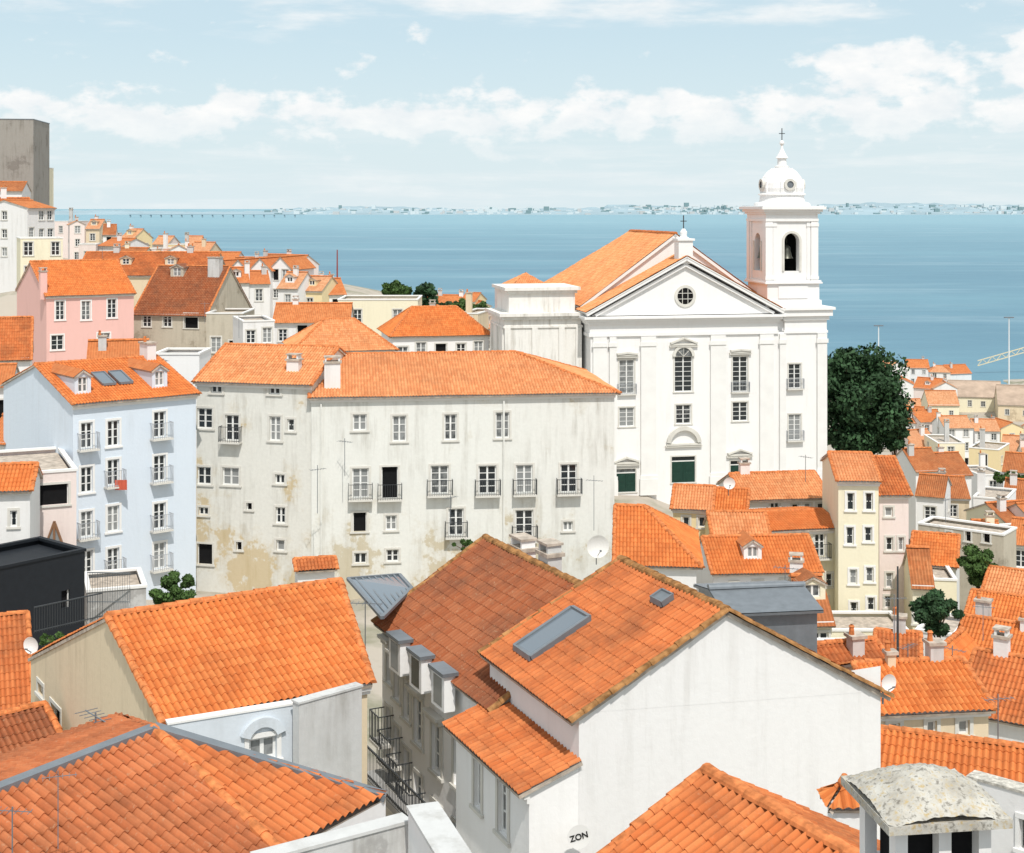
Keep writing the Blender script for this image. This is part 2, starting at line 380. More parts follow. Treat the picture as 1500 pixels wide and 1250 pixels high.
        rb.box(0.2,W-.2,.2,dep-.2,h-.35,h-.2,1)
        for q in ((-.06,W+.06,-.06,.2),(-.06,W+.06,dep-.2,dep+.06),(-.06,.2,.2,dep-.2),(W-.2,W+.06,.2,dep-.2)): rb.box(q[0],q[1],q[2],q[3],h+.003,h+.14,0)
        rmats=[roofm or TRIMW,roofm or CAPM,CAPO]
    mb.obj('wall',[wall],e); rb.obj('roof',rmats,e)
    if cornice and roof in 'gs':
        cb=MB(); cb.box(-.06,W+.06,-.16,-.003,h-.30,h-.08); cb.box(-.06,W+.06,-.08,-.003,h-.42,h-.303); cb.obj('cornice',[TRIMW],e)
    for u,v,w,d,zt in chim:
        cb=MB(); cb.box(u-w/2,u+w/2,v-d/2,v+d/2,h-.5,h+zt); cb.box(u-w/2-.08,u+w/2+.08,v-d/2-.08,v+d/2+.08,h+zt+.002,h+zt+.12,1)
        if pots and random.random()<.5:
            for q in np.linspace(-w/3,w/3,max(1,int(w/.4))): cb.lathe([(.11,h+zt+.12),(.09,h+zt+.4),(.12,h+zt+.42),(.05,h+zt+.5)],u+q,v,8,2)
        else:
            cb.box(u-w/2+.03,u-w/2+.13,v-d/2,v+d/2,h+zt+.122,h+zt+.36); cb.box(u+w/2-.13,u+w/2-.03,v-d/2,v+d/2,h+zt+.122,h+zt+.36); cb.box(u-w/2-.03,u+w/2+.03,v-d/2-.05,v+d/2+.05,h+zt+.362,h+zt+.44,1)
        cb.obj('chimney',[random.choice((WH,wall,GRY)),CAPM,CAPO],e)
    for u,v,w,hh in dorm:
        z=h+zf*v; vb=v+hh/zf if zf else v+1; vb=min(vb,rv)
        db=MB(); op=panel(db,(u-w/2,v,0),(1,0),w,z-.3,z+hh,[(w*.2,w*.8,z+.12,z+hh-.1)])
        for q,s2 in ((-1,0),(1,1)):
            x=u+q*w/2; pts=[(x,v,z-.3),(x,vb,z-.3),(x,vb,z+hh),(x,v,z+hh)]; db.poly(pts if s2 else pts[::-1])
        db.poly([(u-w/2,v,z+hh),(u+w/2,v,z+hh),(u,v,z+hh+.35)])
        dz=z+hh+.35; db.slope((u-w/2-.12,vb+.7,z+hh-.08),(u-w/2-.12,v-.12,z+hh-.08),(u,v-.12,dz),(u,vb+.7,dz),0,1,slab=2)
        db.slope((u+w/2+.12,v-.12,z+hh-.08),(u+w/2+.12,vb+.7,z+hh-.08),(u,vb+.7,dz),(u,v-.12,dz),0,1,slab=2)
        dd=db.obj('dormer',[wall,T_[tile],CAPM],e); panelwins(dd,(u-w/2,v),(1,0),op,'w',None)
    return e,W,th
# ================================================= WORLD / SUN / CAMERA
w=bpy.data.worlds.new('World'); sc.world=w; w.use_nodes=True; t=w.node_tree; t.nodes.clear()
sd=Vector((.12,-.54,.82)).normalized()
sky=nd(t,'TexSky',sky_type='NISHITA',sun_disc=False,sun_elevation=math.asin(sd.z),sun_rotation=math.atan2(sd.x,sd.y),altitude=50.,air_density=1.,dust_density=.6,ozone_density=1.5)
g=nd(t,'TexCoord').outputs['Generated']; s=nd(t,'SeparateXYZ',{0:g}); az=mt(t,'ARCTAN2',s.outputs[0],s.outputs[1]); el=s.outputs[2]
def azn(a,b,c,scale,det,ro=.55):
    v=nd(t,'CombineXYZ',{0:mt(t,'MULTIPLY',az,a),1:mt(t,'MULTIPLY',el,b),2:c}).outputs[0]; return noise(t,v,scale,det,ro)
def gau(x,c,w_):
    q=mt(t,'DIVIDE',mt(t,'SUBTRACT',x,c),w_); return mt(t,'EXPONENT',mt(t,'MULTIPLY',mt(t,'MULTIPLY',q,q),-1.))
n1=azn(27.,46.,1.,1.,9.,.56); n2=azn(8.,40.,9.,1.,8.,.58); nf=azn(36.,70.,2.,1.,8.,.6); n5=azn(7.,80.,4.,1.,7.,.6); n6=azn(4.,20.,7.,1.,3.)
w1=mt(t,'MULTIPLY',gau(el,.062,.020),.26); w2=mt(t,'MULTIPLY',mt(t,'MULTIPLY',gau(el,.094,.026),mt(t,'MAXIMUM',gau(az,.255,.055),gau(az,.36,.05))),.32)
wgt=mt(t,'ADD',mt(t,'MAXIMUM',w1,w2),mt(t,'MULTIPLY',mt(t,'SUBTRACT',n6,.5),.18))
m1=mr(t,mt(t,'ADD',n1,wgt),.60,.76,0.,1.,True); m1=mt(t,'MULTIPLY',m1,mr(t,el,.028,.068,.30,1.))
m1=mt(t,'MAXIMUM',m1,mt(t,'MULTIPLY',mr(t,n5,.42,.70,0.,.45,True),mr(t,el,.075,.03,0.,1.)))
m2=mr(t,mt(t,'ADD',n2,mt(t,'MULTIPLY',mr(t,el,.105,.145),.22)),.58,.82,0.,.85,True); m2=mt(t,'MULTIPLY',m2,mr(t,el,.095,.13))
skyc=mix(t,.65,sky.outputs[0],(5.9,7.9,8.8))
skyc=mix(t,mr(t,el,0.,.12,.9,.3),skyc,(7.2,8.25,8.65))
cc=mix(t,mr(t,nf,.35,.65),(8.3,8.7,8.9),(9.6,9.6,9.5))
m=mt(t,'MAXIMUM',m1,m2,clamp=True)
col=mix(t,m,skyc,cc)
low=mix(t,mr(t,el,-.05,0.),(3.,3.,3.),col)
bg=nd(t,'Background',{0:low,1:.104}); o=nd(t,'OutputWorld'); t.links.new(bg.outputs[0],o.inputs[0])
L=bpy.data.lights.new('sun','SUN'); L.energy=3.55; L.angle=math.radians(.6); L.color=(1.,.955,.89)
so_=bpy.data.objects.new('sun',L); COL.objects.link(so_); so_.rotation_euler=sd.to_track_quat('Z','Y').to_euler(); so_.location=(0,0,120)
cam=bpy.data.cameras.new('camera'); co=bpy.data.objects.new('camera',cam); COL.objects.link(co); sc.camera=co
co.location=(0,0,CZ); co.rotation_euler=(math.radians(90),0,0); cam.sensor_width=36; cam.lens=36*F/1500; cam.shift_y=-320/1500; cam.clip_end=120000; cam.clip_start=.5
sc.view_settings.view_transform='Standard'; sc.view_settings.look='None'; sc.view_settings.exposure=0
# ================================================= SEA + FAR SHORE
m_,t,b=newmat('river_water'); gp=nd(t,'NewGeometry').outputs['Position']
va=nd(t,'VectorMath',{0:gp,1:(.0010,.0030,0)},operation='MULTIPLY').outputs[0]; na=noise(t,va,1.,6.,.6)
vb=nd(t,'VectorMath',{0:gp,1:(.02,.05,0)},operation='MULTIPLY').outputs[0]; nb=noise(t,vb,1.,5.,.6)
vc=nd(t,'VectorMath',{0:gp,1:(.0020,.0075,0)},operation='MULTIPLY').outputs[0]; nc_=noise(t,vc,1.,8.,.7)
yy=nd(t,'SeparateXYZ',{0:gp}).outputs[1]
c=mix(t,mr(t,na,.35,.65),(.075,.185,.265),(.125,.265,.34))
c=mix(t,mr(t,yy,700.,6000.),c,(.20,.36,.43)); c=mix(t,mt(t,'MULTIPLY',mr(t,nb,.4,.7),.2),c,(.04,.12,.18)); c=mix(t,mt(t,'MULTIPLY',mr(t,nc_,.52,.70),.5),c,(.32,.45,.51))  # paler with distance: aerial haze painted into the water colour
setc(t,b,c,.5,.25); bp=nd(t,'Bump',{'Strength':.5,'Distance':.6,'Height':noise(t,gp,.25,4.)}); t.links.new(bp.outputs[0],b.inputs['Normal'])
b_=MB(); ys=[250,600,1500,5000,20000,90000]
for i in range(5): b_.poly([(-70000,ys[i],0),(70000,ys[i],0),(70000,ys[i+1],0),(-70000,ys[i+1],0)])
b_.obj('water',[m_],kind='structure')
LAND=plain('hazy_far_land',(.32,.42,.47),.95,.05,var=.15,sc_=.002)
b_=MB(); Yf=12800; n=260; pr=[]
for i in range(n+1):
    x=-5200+16000*i/n; px=750+F*x/Yf
    hh=10+ (38 if px>380 else 12)*(.5+.5*math.sin(i*.11+1)*math.sin(i*.037))+ (26 if px>900 else 0)+random.uniform(0,12); pr.append((x,hh))
for i in range(n):
    (x0,h0),(x1,h1)=pr[i],pr[i+1]
    b_.poly([(x0,Yf,-1),(x1,Yf,-1),(x1,Yf+300,h1*.6),(x0,Yf+300,h0*.6)]); b_.poly([(x0,Yf+300,h0*.6),(x1,Yf+300,h1*.6),(x1,Yf+1500,h1*1.5),(x0,Yf+1500,h0*1.5)]); b_.poly([(x0,Yf+1500,h0*1.5),(x1,Yf+1500,h1*1.5),(x1,Yf+4000,-1),(x0,Yf+4000,-1)])
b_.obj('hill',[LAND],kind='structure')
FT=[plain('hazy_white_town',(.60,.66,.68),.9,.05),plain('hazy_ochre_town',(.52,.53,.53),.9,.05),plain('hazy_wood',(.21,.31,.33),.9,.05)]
b_=MB()
for i in range(1700):
    x=random.uniform(-2300,9000)
    if random.random()<.35: x=random.choice((1500,2400,3600,4500))+random.gauss(0,260)
    ww=random.uniform(12,60); hh=random.uniform(8,24)+(20 if random.random()<.06 else 0); y=Yf+random.uniform(20,1100); zz=(y-Yf)/1500*(60 if x<900 else 90)
    b_.box(x,x+ww,y,y+30,zz-10,zz+hh*(.8 if random.random()<.6 else 1.3),random.choice((0,0,0,1,2,2)))
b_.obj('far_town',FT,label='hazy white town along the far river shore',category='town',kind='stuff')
br=thing('river_bridge','very long low bridge on many piers over the river','bridge',(0,9200,0)); b_=MB(); x0,x1=S(190,0,9200).x,S(445,0,9200).x
b_.box(x0,x1,-12,12,16,21); b_.obj('deck',[LAND],br); b_=MB()
k=x0
while k<x1: b_.box(k,k+7,-8,8,-2,16); k+=66
b_.obj('pier',[LAND],br,kind='stuff')
# ================================================= FOREGROUND
e,W1,th1=house('gable_house','white gabled house with orange tiles and a skylight',(848,1045,36),(1290,39.72),5.8,9,'v',2.13,WH,1,ridge=.46,h2=-.7,near=8,over=.3,so=.1,capm=CAPD)
r=W1*.46; sl=2.13/r
def on(u,v,dz=0.): return Vector((u,v,9+sl*u+dz))
def skylight(u0,u1,v0,v1,gm,w_=.12):
    sb=MB(); P=[on(a,b2,.16) for a,b2 in ((u0,v0),(u0,v1),(u1,v1),(u1,v0))]
    for i in range(4): sb.beam(P[i],P[(i+1)%4],w_,.16,0)
    sb.poly([p+Vector((0,0,.04)) for p in P],1); sb.obj('skylight',[METG,gm],e)
skylight(.3,2.1,3.6,4.7,SKYG,.12); skylight(3.45,3.8,1.9,2.5,METG,.06)
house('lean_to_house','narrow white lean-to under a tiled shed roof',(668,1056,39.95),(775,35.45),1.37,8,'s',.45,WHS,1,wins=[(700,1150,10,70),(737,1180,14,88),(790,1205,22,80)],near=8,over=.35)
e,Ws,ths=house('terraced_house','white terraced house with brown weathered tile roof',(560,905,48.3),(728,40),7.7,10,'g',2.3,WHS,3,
      wins=[(570,975,7,50,'h'),(582,998,8,54,'h'),(596,1025,9,58,'h'),(613,1058,12,66,'h'),(640,1098,14,70,'h'),(672,1120,14,70,'h'),(570,1060,7,46,'b'),(582,1090,8,50,'b'),(596,1125,9,54,'b'),(613,1165,12,60,'b'),(640,1210,14,62,'b'),(672,1240,14,60,'b')],near=8,over=.3,chim=[(2.0,4.3,.9,.5,2.3),(4.2,4.2,.7,.5,2.6)],capm=CAPD,pots=False)
for u in (2.6,4.4,6.2): # eave dormer heads
    q=MB(); q.box(u-.5,u+.5,-.55,-.2,9.0,10.05); q.box(u-.58,u+.58,-.63,-.12,10.053,10.16,1); q.poly([(u-.32,-.556,9.1),(u+.32,-.556,9.1),(u+.32,-.556,9.95),(u-.32,-.556,9.95)],2); q.obj('dormer',[WHS,METG,GLASS],e)
house('beige_house','beige house with orange tiled roof and arched dormer window',(238,1053,38),(538,41.24),13.8,8,'g',1.59,BEI,0,hb=-2.0,ridge=.344,near=8,over=.25,hr=-1.4,so=.05,
      wl=[(82,1055,14,40,'o'),(152,952,12,22,'o'),(60,1010,8,16,'o')],capm=CAPO)
def slab_wall(name,label,cat,a,b,th,h,mat,wins=(),arch=False,cap=None):
    P=S(*a); Bx=(b[0]-750)*b[1]/F; ang=math.atan2(b[1]-P.y,Bx-P.x); W=math.hypot(Bx-P.x,b[1]-P.y)
    e=thing(name,label,cat,(P.x,P.y,P.z-h),ang); mb=MB(); ops,ks=pixops((P.x,P.y,P.z-h),ang,(0,0),(1,0),wins)
    o2=panel(mb,(0,0,0),(1,0),W,-2,h,ops); panelwins(e,(0,0),(1,0),o2,ks,TRIMW)
    panel(mb,(0,th,0),(0,-1),th,-2,h,[]); panel(mb,(W,0,0),(0,1),th,-2,h,[]); panel(mb,(W,th,0),(-1,0),W,-2,h,[]); mb.poly([(0,0,h),(W,0,h),(W,th,h),(0,th,h)])
    mb.obj('wall',[mat],e)
    cb=MB(); cb.box(-.03,W+.03,-.03,th+.03,h+.003,h+.06); cb.obj('coping',[cap or CHM],e)
    if arch:
        for o_ in o2:
            cb=MB(); uc=(o_[0]+o_[1])/2; rr=(o_[1]-o_[0])/2
            cb.ring(uc,-.12,0,o_[3]-.1,rr+.02,rr+.28,0,16,.35,math.pi-.35); cb.obj('window_hood',[BGW],e)
    return e,W
slab_wall('dormer_wall','pale blue-grey wall with an arched dormer window','wall',(247,1062,37.6),(440,39.2),.25,6,BGW,[(385,1097,40,34)],True,TRIMW)
slab_wall('party_wall','stained grey party wall between roofs','wall',(438,1032,38.6),(530,40.0),.3,8,GRY,cap=GRY)
u4=Vector((.564,.826,0)); v4=Vector((-.826,.564,0)); R4=S(565,1168,26.8); R4.z=49.0
O4=R4-u4*10; e=thing('hipped_house','house with weathered orange tiles and grey hip flashings','house',(O4.x,O4.y,41),math.atan2(u4.y,u4.x))
mb=MB()
for O,D,Lh in (((0,0,0),(1,0),10),((0,7.5,0),(0,-1),7.5),((10,0,0),(0,1),7.5),((10,7.5,0),(-1,0),10)): panel(mb,O,D,Lh,-3,7.95,[])
mb.obj('wall',[WH],e); zr=8+1.16; R_=(10.,0.,8.); P_=(10-2.31,3.74,zr)
hh=10-2.84
rb=MB(); rb.slope((0,-.02,8),(hh,-.02,8),P_,(0,3.74,zr),8); rb.slope((10,7.5,8),(0,7.5,8),(0,3.74,zr),P_,8); rb.cap((hh,0,8.03),(P_[0],P_[1],zr+.03),.11,.42,2); rb.slope((10,-.02,8),(10,7.5,8),P_,P_,8)
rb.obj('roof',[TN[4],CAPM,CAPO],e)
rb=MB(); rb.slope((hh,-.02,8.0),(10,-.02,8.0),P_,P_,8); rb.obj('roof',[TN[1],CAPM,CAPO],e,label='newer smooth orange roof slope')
rb=MB(); rb.beam(R_,Vector(P_)+Vector((0,0,.06)),.26,.12); rb.beam((0,3.74,zr+.04),Vector(P_)+Vector((0,0,.04)),.24,.12); rb.obj('flashing',[METG],e)
for uu in (0,10):
    for vv in (0,7.5):
        q=O4+u4*uu+v4*vv; GP.append((q.x,q.y,41))
slab_wall('parapet_wall','thick white parapet wall below the roofs','wall',(598,1186,24.4),(742,19.2),.5,7,WH,cap=GRY)
slab_wall('parapet_wall','grey rendered parapet wall beside the roof','wall',(380,1264,23.2),(600,24.7),.3,6,GRY,cap=GRY)
house('tiled_house','house with orange tiles and a mossy ridge',(717,1399,23.9),(1099,17.74),8.6,6,'g',2.2,WH,1,ridge=.525,near=8,over=.2,capm=CAPO)
slab_wall('boundary_wall','white rendered wall with a thin coping','wall',(1418,1140,33),(1560,31.5),.4,7,WH,wins=[(1499,1222,12,44,'o')])
house('low_house','low house with bright orange roof tiles',(1275,1150,43),(1560,41),4.2,6,'g',1.0,WH,0,near=6,over=.2)
# big chimney
cp=S(1353,1180,15.8); B0=8.2; ch=thing('stone_chimney','white masonry chimney with a rough lichen-stained concrete cap','chimney',(cp.x,cp.y,cp.z-B0),math.radians(8))
b_=MB()
def capz(x,y):
    d=max(abs(x),abs(y)); rd=math.hypot(x,y); q=(.35*d+.65*rd)/.80
    return B0+.10+.33*max(0,1-q**1.35)+.012*math.sin(x*31+y*17)*math.sin(y*29-x*9)+.008*math.sin(x*60)*math.sin(y*51)
g_=[(-.68+1.36*i/30) for i in range(31)]
b_.v=[(x,y,capz(x,y)) for y in g_ for x in g_]; b_.uv=[(0,0)]*961; b_.f=[(j*31+i,j*31+i+1,(j+1)*31+i+1,(j+1)*31+i) for j in range(30) for i in range(30)]; b_.m=[0]*900
m_,t,bb=newmat('lichen_concrete'); tc=nd(t,'TexCoord').outputs['Object']; n_=noise(t,tc,3.,8.,.65); n3=noise(t,tc,14.,6.,.65)
c=mix(t,mr(t,n_,.35,.7),(.56,.54,.49),(.36,.33,.28)); c=mix(t,mt(t,'MULTIPLY',mr(t,n3,.54,.66),.9),c,(.44,.33,.16)); c=mix(t,mt(t,'MULTIPLY',mr(t,n3,.46,.36),.8),c,(.17,.155,.13)); setc(t,bb,c,.95,.1)
bp=nd(t,'Bump',{'Strength':.5,'Distance':.02,'Height':n3}); t.links.new(bp.outputs[0],bb.inputs['Normal'])
cap_o=b_.obj('chimney_cap',[m_],ch,smooth=True)
b_=MB(); b_.box(-.69,.69,-.69,.69,B0-.0,B0+.095); b_.obj('cap_slab',[m_],cap_o)
b_=MB(); b_.box(-.54,.54,-.5,.5,-1,B0-.7)
for x in (-.47,.02,.47):
    for y in (-.42,.42): b_.box(x-.07,x+.07,y-.08,y+.08,B0-.7,B0-.002)
b_.box(-.38,.42,-.3,.3,B0-.699,B0-.003,1)
b_.obj('shaft',[WH,DARK],ch); GP.append((cp.x,cp.y,44))
house('chimney_house','white house carrying the big masonry chimney',(1270,1930,14.8),(1450,15.1),2.2,5,'f',0,WH,0)
cp=S(1237,1210,29.); c2=thing('tiled_chimney','small white chimney with an orange tiled hood','chimney',(cp.x,cp.y,cp.z-2))
b_=MB(); b_.box(-.28,.28,-.28,.28,-4,2.5); b_.obj('shaft',[WH],c2); b_=MB()
q=[(-.42,-.42,2.5),(.42,-.42,2.5),(.42,.42,2.5),(-.42,.42,2.5)]
for k in range(4): b_.slope(q[k],q[(k+1)%4],(0,0,2.85),(0,0,2.85),6)
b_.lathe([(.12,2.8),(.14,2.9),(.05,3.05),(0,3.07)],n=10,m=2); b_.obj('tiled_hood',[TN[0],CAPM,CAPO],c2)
house('old_house','old house with weathered orange roof',(-60,1040,56),(44,57),7,6,'g',2.6,WH,1,near=5)
house('old_house','small house with brown tiled roof',(-40,1165,42),(108,44),5,6,'g',1.3,BEI,3,near=5)
house('dark_pavilion','black clad flat-roofed pavilion with a terrace',(-40,842,66),(124,70.5),4,6,'f',0,BLK,0,roofm=BLK,cat='building',wins=[(96,878,12,26,'o')],tr=None)
# ================================================= MIDDLE DISTANCE
bw=[(x,y,17,38,'b' if i==2 or j in(1,3) and i==1 or j in (0,2) and i==0 else 'w') for j,row in enumerate([(638,635,622),(703,692,686),(768,760,756),(826,822,814)]) for i,(x,y) in enumerate(zip((127,166,234),row))]
e,Wb,thb=house('blue_apartment_building','pale blue four-storey apartment building with dormers',(107,590,84),(287,88.9),11.7,12.3,'g',1.75,BLUE,0,wins=bw,near=4,cat='building',dorm=[(1.0,1.0,1.0,1.15),(5.9,1.0,1.0,1.15)],chim=[(7.3,5.8,.6,1.2,2.6)],tr=TRIMW,im=BARW)
zf_=1.75/5.85
for u in (3.0,4.1):
    q=MB(); P=[Vector((a,v,12.3+zf_*v+.15)) for a,v in ((u-.4,1.8),(u+.4,1.8),(u+.4,3.6),(u-.4,3.6))]; q.poly([p+Vector((0,0,.03)) for p in P],1)
    for i in range(4): q.beam(P[i],P[(i+1)%4],.1,.14)
    q.obj('skylight',[METG,SKYG],e)
house('white_house','white house with a triangular window and roof terrace',(-30,700,77),(112,79),8,7,'f',0,PPNK,0,wins=[(78,725,44,30,'o'),(20,770,12,40)],near=4)
house('white_house','white house with a small orange roof',(-40,716,74),(44,74.5),3.5,6.5,'g',.9,WH,0,near=4,wins=[(20,760,10,24)])
tw=S(80,820,78.1); e=thing('triangular_window','triangular brown-framed window set in the pinkish wall','window',(tw.x,tw.y-.05,tw.z),.02)
b_=MB(); b_.poly([(-.7,0,0),(.7,0,0),(0,0,2.)],1)
for p,q in (((-.75,0,0),(0,0,2.1)),((.75,0,0),(0,0,2.1)),((-.75,0,0),(.75,0,0)),((0,0,0),(0,0,2)),((-.35,0,.9),(.35,0,.9))): b_.beam(p,q,.12,.1,0)
b_.obj('frame',[plain('brown_wood',(.25,.13,.07)),GLASS],e)
house('grey_annex','low grey annex with a terrace',(128,868,76),(214,77),4,4,'f',0,GRY,0)
house('small_shed','small white chimney block with a little orange roof',(436,832,80),(490,80.5),1.6,3.5,'g',.3,WH,1,near=4,cornice=False)
wa=[(300,613,22,30),(340,627,20,38,'b'),(403,628,16,36),(426,623,10,18),(299,697,20,26),(338,698,24,26),(410,702,14,14),(298,749,14,12),(411,755,14,24),(411,799,12,16),(300,812,22,30,'o'),(317,569,16,14),(402,571,16,14),(365,742,8,10,'o'),(350,800,8,12,'o')]
house('long_tenement','peeling white tenement with small uneven windows',(288,556,91),(456,89.2),9,13.6,'g',1.8,OLDW2,2,wins=wa,near=4,cat='building',chim=[(6.0,1.5,.8,.6,1.2)])
wb=[(527,619,20,24),(585,628,20,38),(660,626,18,38),(736,623,20,38),(528,708,24,44,'b'),(571,707,24,46,'B'),(644,703,26,42,'b'),(714,703,26,42,'b'),(768,702,24,42,'b'),(833,701,24,42,'b'),(527,765,20,28,'o'),(573,766,16,22),(768,769,26,44,'b'),(832,771,14,14),(528,818,18,16),(575,814,18,18),(668,765,22,40,'b')]
e,W,th=house('long_tenement','long weathered white tenement with iron balconies',(456,580,89),(900,91.4),12,12.6,'g',1.95,OLDW,2,wins=wb,near=5,hr=5.6,cat='building',chim=[(1.3,1.2,1.,.7,1.9)])
for px_,z0_ in ((470,0),(735,0)):
    q=MB(); u=(px_-456)/444*W; q.box(u-.05,u+.05,-.16,-.05,z0_,12.1); q.obj('drainpipe',[OLDW],e)
house('light_well_house','white upper storey wall behind the blue building',(226,520,104),(292,104),4,9,'f',0,WH2,0)
house('small_house','small house with orange roof',(128,536,108),(215,109),6,6,'g',1.6,WH,0,chim=[(1,2,.6,.5,2.)])
house('tiled_house','white house with orange hipped roof',(432,513,125),(577,127),9,6,'g',2.3,WH,2,hl=3,hr=3,near=3)
house('tiled_house','white house with hipped orange roof and small windows',(575,491,140),(716,142),9,7,'g',2.4,WH2,0,hl=2.5,hr=2.5,nwin=(5,2),near=3)
house('tiled_house','white house with low orange roof',(400,471,150),(512,150.5),8,6,'g',1.6,WH,0,nwin=(4,2),chim=[(2,4,.6,.5,2.)])
house('flat_house','pale yellow flat-roofed house',(495,440,172),(612,172),8,8,'f',0,CRM,0,nwin=(2,2))
house('pink_house','pink house with a steep orange roof and chimney',(68,432,150),(196,155),12.5,9,'g',3.3,PINK,0,wins=[(88,455,13,28),(126,455,13,28),(164,452,13,28),(84,502,18,22),(152,498,18,20)],tr=TRIMW,near=3,chim=[(-.2,0.6,.7,.7,2.4)])
house('stone_house','old stone house with a tall brown tiled roof',(196,458,160),(302,158),12,6,'g',5.,STN,3,wins=[(215,470,12,18),(245,470,12,18),(280,470,20,22,'o')],near=2,dorm=[(3,4.5,1.6,1.2)],chim=[(7.5,5,1.4,1,6.)])
house('tiled_house','house with weathered brown roof',(112,402,190),(310,190),10,7,'g',2.8,BEI,1,near=2,dorm=[(6,2,1.5,1.),(12,2,1.5,1.)],chim=[(4,5,.8,.6,3.5),(14,5,.8,.6,3.5)])
house('rendered_house','brown rendered house with a flat terrace',(302,460,156),(356,156),7,6,'f',0,STN,0,nwin=(2,1))
house('white_house','white blocky house with a terrace',(356,472,140),(402,141),7,6,'f',0,WH,0,nwin=(2,2))
house('concrete_tower','tall raw concrete tower block with blank walls',(-40,175,232),(49,233),12,32,'f',0,CONC,0,cat='building',roofm=METG)
house('yellow_house','narrow pale yellow building',(48,246,245),(62,245),6,22,'f',0,CRM,0,cat='building')
house('white_house','white house with several windows and orange roof',(-15,306,205),(44,207),8,9,'g',1.6,WH2,1,nwin=(3,3),near=2,chim=[(2,4,.8,.6,3)])
house('white_house','white house with orange roof on the hilltop',(-30,279,222),(32,223),8,8,'g',1.4,WH,1,nwin=(2,2))
house('apartment_house','white apartment house with balconies and orange roof',(40,304,195),(80,200),8,10,'g',1.,WH,0,nwin=(3,4))
house('cream_house','cream stepped house below the white apartments',(30,350,178),(92,180),6,6,'f',0,CRM,0,nwin=(3,2))
house('tiled_house','house with orange lean roof below the pink house',(-20,524,118),(44,119),7,7,'g',3.,WH,1,near=3)
house('white_house','white house with small windows beside the pink house',(-30,565,105),(16,105.5),6,8,'g',1.2,WH,0,nwin=(2,2))
# right-hand houses
house('tiled_house','low white house under a broad orange roof',(902,822,78),(1020,77.6),8,4.5,'g',2.2,WH,0,hr=2.8,near=4,nwin=(3,1))
house('yellow_house','yellow house with orange roof',(986,742,98),(1042,97.5),5,8,'g',1.0,YEL,2,near=4,wins=[(1005,765,10,16),(1028,765,10,16),(1028,800,10,16)])
house('yellow_house','cream house with a low orange roof',(1042,748,99),(1092,98.5),5,8,'g',1.1,CRM,0,near=4,wins=[(1060,766,10,14)])
house('white_house','white house with balcony and long orange roof',(1090,730,102),(1213,103),6,9,'g',1.2,WH2,2,wins=[(1135,748,13,28,'b'),(1165,746,10,16),(1183,746,10,18),(1202,746,10,18)],near=4,chim=[(1,3,.7,.5,1.9)])
house('yellow_house','yellow house with a small orange roof',(1045,784,93),(1126,93),4.,6.5,'g',1.1,YEL,2,near=4,wins=[(1070,805,10,14),(1105,805,10,14)])
house('cream_house','cream house with tall windows and narrow tiled eave',(1128,776,94),(1230,95),6,7.5,'g',.5,CRM,0,near=4,wins=[(1150,800,10,20),(1168,797,12,26),(1201,799,15,34,'b'),(1215,850,10,20),(1208,885,10,20)])
house('white_house','white house with dormer window in an orange roof',(1045,836,86),(1200,86.5),5.5,6,'g',1.4,WH2,0,near=4,dorm=[(2.6,.8,1.1,.9)],wins=[(1075,860,10,14),(1110,858,12,14),(1150,856,12,14),(1180,856,12,20)])
cw=[(1246,735,11,26),(1273,735,11,26),(1245,785,11,26),(1272,783,11,22),(1250,845,11,22),(1274,842,11,22),(1251,893,11,22),(1276,885,11,20)]
house('cream_apartment_building','tall narrow cream apartment building with orange roof',(1228,702,93),(1287,92.8),7.5,10.8,'g',1.1,CRM,2,near=4,wins=cw,tr=TRIMW,cat='building',wl=[(1200,740,8,20),(1208,830,8,20)])
house('pink_apartment_building','narrow pale pink apartment building',(1288,722,95),(1331,95.),8,9.8,'g',1.7,PPNK,1,near=4,wins=[(1302,750,11,14),(1303,797,10,20),(1303,850,10,22),(1301,882,10,18),(1320,797,8,20)],cat='building')
house('cream_terrace_house','low cream house at the foot of the tall ones',(1205,925,88),(1330,88),4,4,'f',0,CRM,0,nwin=(5,1))
house('metal_clad_annex','grey metal clad box with a curved roof',(1062,893,52),(1197,52.5),3.5,5,'g',.3,METG,3,cornice=False,cat='building',roofm=METG)
house('terrace_house','cream low house with a parapet terrace',(1205,968,66),(1290,66),3,5,'f',0,CRM,1,nwin=(3,1))
house('terrace_house','white low house with orange tiles',(1285,965,68),(1345,67.5),4,5,'g',.8,WH,1,near=5,chim=[(1,2,.6,.5,1.5)],nwin=(2,1))
house('tiled_house','house with broad worn orange roof',(1200,1030,52),(1330,53),5,5,'g',1.3,WH,1,near=5,chim=[(2.6,2,.5,.5,1.6)])
house('beige_house','beige low house with orange roof',(1290,1038,49.5),(1448,50),4.6,4.,'g',.85,BEI,0,near=6,wins=[(1310,1070,16,22),(1365,1066,14,20),(1412,1066,16,22)],chim=[(3,2.4,.5,.5,1.4),(1.2,2.1,.3,.3,1.2)])
house('tiled_house','white house with worn orange roof',(1405,1035,60),(1540,58),6,6,'g',1.6,WH,1,near=5,chim=[(1,3,.6,.5,2.3)],nwin=(3,1))
house('gabled_house','white gabled house facing the street',(1340,980,63),(1400,62),4,6,'v',.9,WH,0,near=5,nwin=(2,1))
house('tiled_house','white house with pale orange roof',(1395,962,72),(1540,69.5),5.5,6,'g',1.4,WH2,0,near=4,chim=[(.8,3,.7,.5,2.2),(3,2.4,.4,.4,1.7)],nwin=(3,1))
house('ruined_house','beige roofless house with empty window openings',(1345,768,112),(1470,108),3,6.5,'f',0,STN,0,wins=[(1365,788,8,14,'o'),(1390,786,8,14,'o'),(1418,786,8,14,'o'),(1445,788,10,14,'o')])
